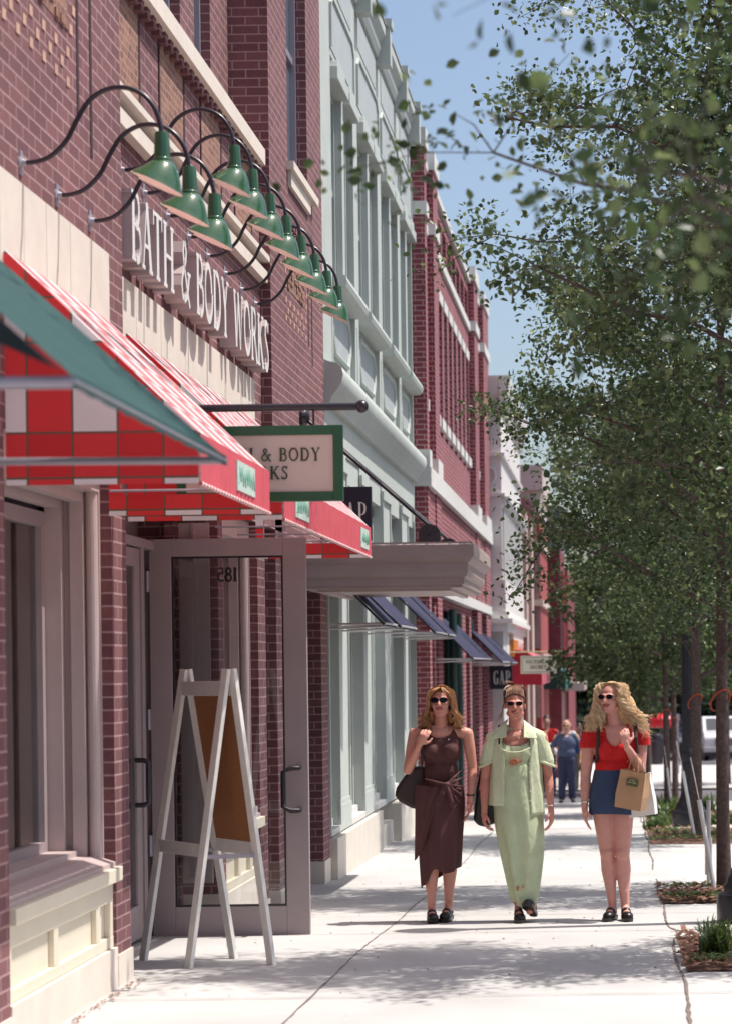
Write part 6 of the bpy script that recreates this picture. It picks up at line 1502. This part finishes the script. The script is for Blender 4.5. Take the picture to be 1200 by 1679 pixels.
o_ = m.build('overshirt', LIMES, w2, smooth=True, fixn=False); sd = o_.modifiers.new('t', 'SOLIDIFY'); sd.thickness = .006; sd.offset = 1
m = MB()
for s_, (sx, ex) in ((-1, (-.172, -.228)), (1, (.158, .218))):
    cap(m, (s_*.07 - .01, .005, 1.365), (sx, .01, 1.305), .040, .055); cap(m, (sx, .01, 1.300), (sx + (ex-sx)*.65, .02, 1.135), .056, .066)
def cut2(c): return (c.z < 1.115 + (abs(c.x + .01) - .2)*-.5) or abs(c.x + .01) < .075 and c.z > 1.2 and False
fuse('sleeves', m, LIMES, w2, .006, 4, cut2)
m = MB()
for ex, s_ in ((-.222, -1), (.212, 1)):
    m.tube([(ex + s_*-.012 + .064*math.cos(t), .018 + .062*math.sin(t), 1.128 + .028*math.cos(t)*-s_) for t in [i/20*6.283 for i in range(21)]], .009, 8, cap=False)
m.build('sleeve_cuffs', LIMES, w2, smooth=True)
for s_ in (-1, 1):                                               # pointed collar
    m = MB(); x0 = -.01; pts = [Vector((x0 + s_*.055, .045, 1.435)), Vector((x0 + s_*.062, -.035, 1.41)), Vector((x0 + s_*.062, -.105, 1.315)), Vector((x0 + s_*.155, -.085, 1.305)), Vector((x0 + s_*.135, -.02, 1.375)), Vector((x0 + s_*.10, .05, 1.39))]
    m.add(pts, [(0, 1, 4, 5), (1, 2, 3, 4)]); c_ = m.build('collar', LIMES, w2, fixn=False); sd = c_.modifiers.new('t', 'SOLIDIFY'); sd.thickness = .007
m = MB(); m.tube([(-.012 + .148*math.cos(R(a)), .0 + .16*math.sin(R(a)), 1.31 - .10*(-math.sin(R(a)))) for a in range(225, 316, 9)], .0045, 6); m.build('neck_trim', LIMES, w2, smooth=True)
fish = MB(); c0 = Vector((-.012, -.131, 1.14)); pl = [(-.045, 0), (-.03, .015), (-.005, .024), (.015, .015), (.028, .004), (.05, .014), (.046, -.004), (.026, -.006), (.01, -.018), (-.015, -.022), (-.035, -.014)]
fish.add([c0 + Vector((x, .012*abs(x)*6 - .004, z)) for x, z in pl] + [c0 + Vector((x, .012*abs(x)*6 + .02, z)) for x, z in pl], [tuple(range(11)), tuple(reversed(range(11, 22)))] + [(i, 11+i, 11+(i+1) % 11, (i+1) % 11) for i in range(11)]); fish.build('fish_print', plain('orange_print', (.50, .17, .08), .8, .6, 90), w2)
for x, z, w_, h_ in ((-.005, .245, .016, .032), (.035, .255, .008, .012)):
    q = MB(); a_ = math.acos(max(-1, min(1, (x - .038)/.118))); q.box(x - w_/2, x + w_/2, -.128, -.10, z - h_/2, z + h_/2); q.build('flower_print', MATS['orange_print'], w2, bevel=.003)
q = MB()
for k in range(6): q.sphere((.092 - .0*k, -.108 - .006*k, 1.19 - .065*k), .006, 8)
q.build('buttons', SIGNBEIGE, w2)
m = MB(); ell(m, P(0, .022, .032), (.080, .095, .092), Rm); ell(m, P(0, .075, .06), (.045, .05, .05), Rm); ell(m, P(0, .06, -.02), (.060, .05, .07), Rm)
fuse('hair_mass', m, HAIR2, w2, .005, 4, lambda c: (c - P(0, -.105, -.015)).length < .105)
rnd = random.Random(8); paths = []
for i in range(900):
    a = rnd.uniform(0, 6.283); x = math.cos(a); y = math.sin(a); 
    if y < -.2: st = P(x*.072, -.070 + .01*abs(x), .072 - .03*x*x + rnd.uniform(-.006, .006))
    else: st = P(x*.083, .02 + y*.05, -.01 + rnd.uniform(-.03, .04))
    paths.append([st, P(x*(.080 if y > -.2 else .062), .0 + y*.035, .092 + .018*(1-x*x) + rnd.uniform(-.006, .008)), P(x*.035, .075, .118 + rnd.uniform(-.01, .012)), P(x*.02, .10, .06)])
for i in range(16): paths.append([P(-.055, .0, .07), P(-.082, -.03, .0), P(-.088 - rnd.uniform(0, .01), -.03, -.06), P(-.095 - rnd.uniform(0, .045), -.02, -.10 - rnd.uniform(0, .05))])
for i in range(14): b = rnd.uniform(-.03, .0); paths.append([P(.0, .06, .10), P(b - .01, .03, .150), P(b - .03, .0, .160 + rnd.uniform(-.01, .01)), P(b - .06, -.02, .150 + rnd.uniform(-.02, .02))])
strands('hair', w2, HS2, paths, .0019, .002, 1.0, 6)
shoe(w2, (-.005, -.03, .076), R(6), 'mule'); shoe(w2, (.098, -.005, .118), R(-12), 'mule', R(-24))
m = MB(); m.tube([(.236 + .027*math.cos(t), -.037 + .024*math.sin(t), .825) for t in [i/12*6.283 for i in range(13)]], .004, 6, cap=False); m.build('bracelet', SILVER, w2)
m = MB(); m.tube([(.0 + .05*math.cos(t), -.06 + .015*math.sin(t), 1.375 - .055*max(0, -math.sin(t))) for t in [i/24*6.283 for i in range(25)]], .002, 5, cap=False); m.sphere((.015, -.088, 1.31), .006, 8); m.build('pendant', SILVER, w2)
place(w2, (-.715, 15.66, gz(15.66)))
bg2 = thing('black_handbag', 'black bag hanging behind the hand of the woman in pale green', 'bag', (0, 0, 0))
m = MB(); m.prism([(-.325, .72), (-.30, .93), (-.20, .95), (-.14, .93), (-.15, .70), (-.24, .67), (-.29, .68)], .035, .13); m.build('bag_body', LEATH, bg2, bevel=.02)
m = MB(); m.tube([(-.30, .08, .90), (-.25, .12, 1.15), (-.165, .04, 1.33), (-.125, -.04, 1.395), (-.12, -.10, 1.28), (-.16, .12, 1.0), (-.17, .10, .92)], .010, 8); m.build('strap', LEATH, bg2, smooth=True)
place(bg2, (-.715, 15.68, gz(15.7)))

# ---- woman in red (right)
w3 = person('woman with very long curly blonde hair in a red scoop neck top and denim skirt', 0, 0)
m = MB(); P, Rm = head(m, (-.040, -.02, 1.585), R(-24), R(-3), .97)
cap(m, (-.012, .0, 1.37), (-.034, -.002, 1.51), .052, .047); ell(m, (-.02, .01, 1.24), (.150, .1, .15)); ell(m, (-.012, 0, 1.345), (.13, .07, .06))
cap(m, (-.01, .01, 1.37), (-.185, .01, 1.325), .042, .045); cap(m, (-.01, .01, 1.37), (.165, .01, 1.315), .042, .046)
ell(m, (-.03, .01, 1.07), (.122, .09, .14)); ell(m, (-.03, .02, .93), (.16, .12, .13))
arm(m, (-.195, .01, 1.31), (-.225, .03, 1.03), (-.235, -.02, .82), 1.12); arm(m, (.175, .01, 1.30), (.165, -.02, 1.07), (.075, -.19, 1.235), 1.12)
hand(m, (-.236, -.022, .81), (.03, -.06, -1), (-.9, -.2, 0), (.3, -1, 0), curl=.45, s=1.05); hand(m, (.070, -.195, 1.245), (-.15, -.1, 1), (.1, -1, 0), (.9, .1, .1), curl=1.3, s=1.02)
leg(m, (-.105, .02, .88), (-.078, -.02, .475), (-.045, -.03, .10), 1.05); leg(m, (.035, .02, .88), (.030, -.05, .475), (.045, -.05, .10), 1.05)
foot(m, (-.045, -.03, .09), R(-14)); foot(m, (.045, -.05, .09), R(6))
fuse('body', m, SK3, w3, .0052, 4)
face_bits(P, Rm, w3, lensr=.0225)
m = MB(); ell(m, (-.02, .01, 1.23), (.160, .110, .15)); ell(m, (-.012, .0, 1.335), (.135, .082, .06))
for q in (-.09, .045): ell(m, (q, -.065, 1.215), (.064, .06, .064))
cap(m, (-.10, .01, 1.365), (-.195, .01, 1.31), .046, .058); cap(m, (.09, .01, 1.365), (.178, .01, 1.305), .046, .060); cap(m, (-.195, .01, 1.31), (-.212, .015, 1.24), .058, .060); cap(m, (.178, .01, 1.305), (.182, .01, 1.235), .060, .062)
ell(m, (-.03, .01, 1.08), (.134, .104, .13)); ell(m, (-.03, .02, 1.0), (.143, .112, .10))
def cut3(c):
    if c.z > 1.235: 
        if ((c.x + .012)/.070)**2 + ((c.z - 1.40)/.155)**2 < 1 and c.y < .03: return True
    if abs(c.x + .01) > .148 and c.z < 1.225 + (.02 if c.x > 0 else 0): return True
    return c.z > 1.405 or c.z < .99
fuse('red_top', m, REDT, w3, .0055, 4, cut3)
loft('denim_skirt', w3, DENIM, [(1.07, -.030, .01, .133, .104, 0), (.98, -.032, .015, .152, .122, .2), (.88, -.035, .015, .168, .134, .4), (.745, -.038, .01, .172, .136, .6)], fold=.003, nf=5, seed=3, hem=lambda a: -.02*math.cos(a - 1.2))
rnd = random.Random(12); paths = []
for i in range(1500):
    a = rnd.uniform(-.22*math.pi, 1.22*math.pi) if i % 9 else rnd.uniform(1.1*math.pi, 1.3*math.pi); side = math.cos(a); back = math.sin(a); vol = rnd.uniform(.55, 1.1)
    top = P(rnd.gauss(.012, .015), rnd.uniform(-.05, .05), .108); drop = rnd.uniform(-.30, -.12)
    wx = .190 if side > 0 else .150; lift = .02*vol
    p1 = P(side*.095*vol + .004, .015 + back*.09*vol, .085 + lift*.5); p2 = Vector(Hc) if False else P(side*.120*vol, .02 + back*.10*vol, -.02)
    base = Vector((-.040, -.02, 1.585)); p3 = base + Vector((side*wx*vol + .015, .02 + back*.10*vol, -.12)); p4 = base + Vector((side*(wx + .055)*vol + .02, .0 + back*.09*vol, drop))
    if side < -.2: p4 = base + Vector((side*(wx+.035)*vol, .02 + back*.09, max(drop, -.24)))
    paths.append([top, p1, p2, p3, p4])
strands('hair', w3, HS3, paths, .0024, .015, 6.5, 9)
m = MB(); ell(m, P(0, .02, .03), (.084, .095, .092), Rm); ell(m, (.03, .045, 1.50), (.115, .07, .13)); ell(m, (.06, .04, 1.40), (.12, .06, .09)); ell(m, (-.10, .05, 1.44), (.07, .045, .10))
fuse('hair_mass', m, HAIR3, w3, .006, 4, lambda c: (c - P(0, -.105, -.020)).length < .115)
shoe(w3, (-.045, -.03, .078), R(-14), 'mule'); shoe(w3, (.045, -.05, .078), R(6), 'mule')
m = MB(); m.tube([(-.235 + .028*math.cos(t), -.02 + .025*math.sin(t), .845) for t in [i/12*6.283 for i in range(13)]], .004, 6, cap=False); m.build('bracelet', SILVER, w3)
m = MB()
for sx in (-.13, .135): m.tube([(sx, .10, 1.20), (sx, .09, 1.36), (sx, -.03, 1.405), (sx*1.02, -.105, 1.30), (sx*1.06, -.10, 1.18), (sx*1.12, -.0, 1.12)], [.013]*6, 6)
m.box(-.12, .12, .12, .22, 1.02, 1.34)
st_ = thing('backpack', 'small dark backpack worn by the blonde woman, its straps over her red top', 'bag', (0, 0, 0)); m.build('pack_and_straps', BAGBR, st_)
place(w3, (-.005, 15.70, gz(15.7))); place(st_, (-.005, 15.70, gz(15.7)))
def paper_bag(name, label, W_, H_, D_, mat, logo, hm=.12):
    b = thing(name, label, 'bag', (0, 0, 0)); m = MB()
    v = []
    for z, k in ((0, 1.0), (H_*.35, 1.04), (H_*.8, .98), (H_, .96)):
        for sx, sy in ((-1, -1), (1, -1), (1.03, 0), (1, 1), (-1, 1), (-1.03, 0)): v.append((sx*W_/2*k if abs(sx) <= 1 else sx*W_/2*k*(.90 if z > H_*.4 else .97), sy*D_/2*(k if z < H_*.7 else .8), z))
    f = [(5, 4, 3, 2, 1, 0)]
    for i in range(3): f += [(i*6+j, i*6+(j+1) % 6, (i+1)*6+(j+1) % 6, (i+1)*6+j) for j in range(6)]
    m.add(v, f); o = m.build('bag_body', mat, b, fixn=True); sd = o.modifiers.new('t', 'SOLIDIFY'); sd.thickness = .002
    if logo:
        l_ = MB(); l_.box(-W_*.16, W_*.26, -D_/2 - .004, -D_/2 + .006, H_*.62, H_*.80); q = l_.build('printed_label', plain('olive_print', (.085, .11, .05), .7, .3, 60), b)
        l_ = MB(); l_.box(-W_*.12, W_*.22, -D_/2 - .006, -D_/2 - .004, H_*.695, H_*.72); l_.tube([(-W_*.05 + W_*.2*i/8, -D_/2 - .006, H_*.735 + .012*math.sin(math.pi*i/8)) for i in range(9)], .003, 5); l_.build('label_lettering', plain('gold_print', (.42, .36, .2), .6, .2, 60), q)
    h = MB()
    for sy in (-1, 1): h.tube([(-W_*.20, sy*D_*.36, H_ - .02), (-W_*.15, sy*D_*.3, H_ + hm*.6), (0, sy*D_*.1, H_ + hm), (W_*.15, sy*D_*.3, H_ + hm*.6), (W_*.20, sy*D_*.36, H_ - .02)], .0035, 6)
    h.build('handles', mat, b, smooth=True); return b
pb = paper_bag('kraft_shopping_bag', 'brown kraft paper shopping bag with olive label on the forearm of the woman in red', .20, .27, .11, KRAFT, True)
place(pb, (.085, 15.53, gz(15.5) + .795)); pb.rotation_euler = (0, R(9), R(-24))
pb2 = paper_bag('white_shopping_bag', 'white paper bag behind the brown kraft bag of the woman in red', .24, .30, .09, WHITEBAG, False, .14)
place(pb2, (.155, 15.66, gz(15.6) + .735)); pb2.rotation_euler = (0, R(-8), R(-14))

# ---- background people
def stroller(label, X, Y, H_, top, bottom, skin, hair, shade=False, z=0, build=1.0, armout=.06, bald=False, longhair=False, seed=1, group='people walking in the distance'):
    k = H_/1.75; g = person(label, X, Y, 0, group); m = MB(); P, Rm = head(m, (0, -.01, 1.62), R(3*seed % 20 - 8), R(2), 1.02)
    cap(m, (0, 0, 1.40), (0, 0, 1.54), .058, .052); ell(m, (0, 0, 1.25), (.17*build, .12*build, .18)); ell(m, (0, .01, 1.02), (.16*build, .13*build, .16))
    ex = .25*build + armout
    for s_ in (-1, 1):
        arm(m, (s_*.19*build, 0, 1.38), (s_*ex, .03, 1.12), (s_*(ex - .02), -.06, .90), 1.1); hand(m, (s_*(ex - .02), -.065, .89), (0, -.15, -1), (s_*.9, 0, 0), (0, -1, 0), curl=.6)
        leg(m, (s_*.09, 0, .90), (s_*.10, -.03*s_, .48), (s_*.11, .05*s_, .09), 1.05)
    fuse('body', m, skin, g, .010, 3); face_bits(P, Rm, g, glasses=shade, smile=False)
    m = MB(); ell(m, (0, 0, 1.25), (.185*build, .135*build, .19)); ell(m, (0, .01, 1.05), (.178*build, .15*build, .16)); cap(m, (-.14*build, 0, 1.40), (.14*build, 0, 1.40), .06, .06)
    for s_ in (-1, 1): cap(m, (s_*.15*build, 0, 1.39), (s_*(ex - .015), .02, 1.18), .062, .066)
    fuse('shirt', m, top, g, .010, 4, lambda c: c.z < .90 or (c.z > 1.45) or (abs(c.x) > .19*build and c.z < 1.15) or (Vector((c.x, c.y + .1, c.z - 1.46))).length < .07)
    m = MB()
    for s_ in (-1, 1): cap(m, (s_*.08, .0, .90), (s_*.10, -.03*s_, .48), .115*build, .088); cap(m, (s_*.10, -.03*s_, .48), (s_*.11, .05*s_, .12), .088, .080)
    ell(m, (0, .01, .95), (.165*build, .135*build, .12)); fuse('trousers', m, bottom, g, .010, 4, lambda c: c.z > 1.02 or c.z < .055)
    for s_ in (-1, 1): shoe(g, (s_*.11, .05*s_, .075), R(s_*10), 'clog')
    if bald:
        m = MB(); ell(m, P(0, .05, -.01), (.080, .065, .055), Rm); fuse('hair', m, hair, g, .008, 3, lambda c: (c - P(0, -.1, 0)).length < .10)
    else:
        m = MB(); ell(m, P(0, .022, .035), (.084, .098, .096), Rm)
        if longhair: ell(m, P(0, .04, -.08), (.10, .07, .13), Rm)
        fuse('hair', m, hair, g, .008, 3, lambda c: (c - P(0, -.105, -.035)).length < .10)
    place(g, (X, Y, gz(Y) + z), 0, k); return g
stroller('bald heavyset man in a blue chambray shirt and dark jeans walking toward the camera', -1.07, 46.0, 1.74, CHAMB, JEANS, SKM, HAIRG, True, build=1.15, armout=.02, bald=True, seed=2)
stroller('man in a bright red shirt by the far shopfront', -1.62, 50.5, 1.86, REDT, JEANS, SKM, HAIRD, build=1.1, seed=3)
stroller('fair haired youngster in a pale shirt in front of the man in red', -1.56, 47.0, 1.50, WHITET, JEANS, SK3, HAIR1, seed=4)
stroller('brown haired woman in a white top behind the bald man', -1.25, 56.0, 1.76, WHITET, JEANS, SK3, HAIR2, longhair=True, seed=5, build=.85)
stroller('dark haired person in a blue shirt behind the bald man at right', -.92, 53.0, 1.66, BLUET, KHAKI, SKM, HAIRD, seed=6)
cb = thing('camera_bag', 'small black bag hanging at the left hip of the bald man', 'bag', (-1.42, 45.9, 0)); m = MB(); m.box(-.07, .07, -.05, .05, .55, .75); m.build('bag_body', LEATH, cb, bevel=.03); m = MB(); m.tube([(-.05, 0, .74), (0, 0, .92), (.05, 0, .74)], .008, 6); m.build('strap', LEATH, cb); place(cb, (-1.40, 45.85, gz(46)))
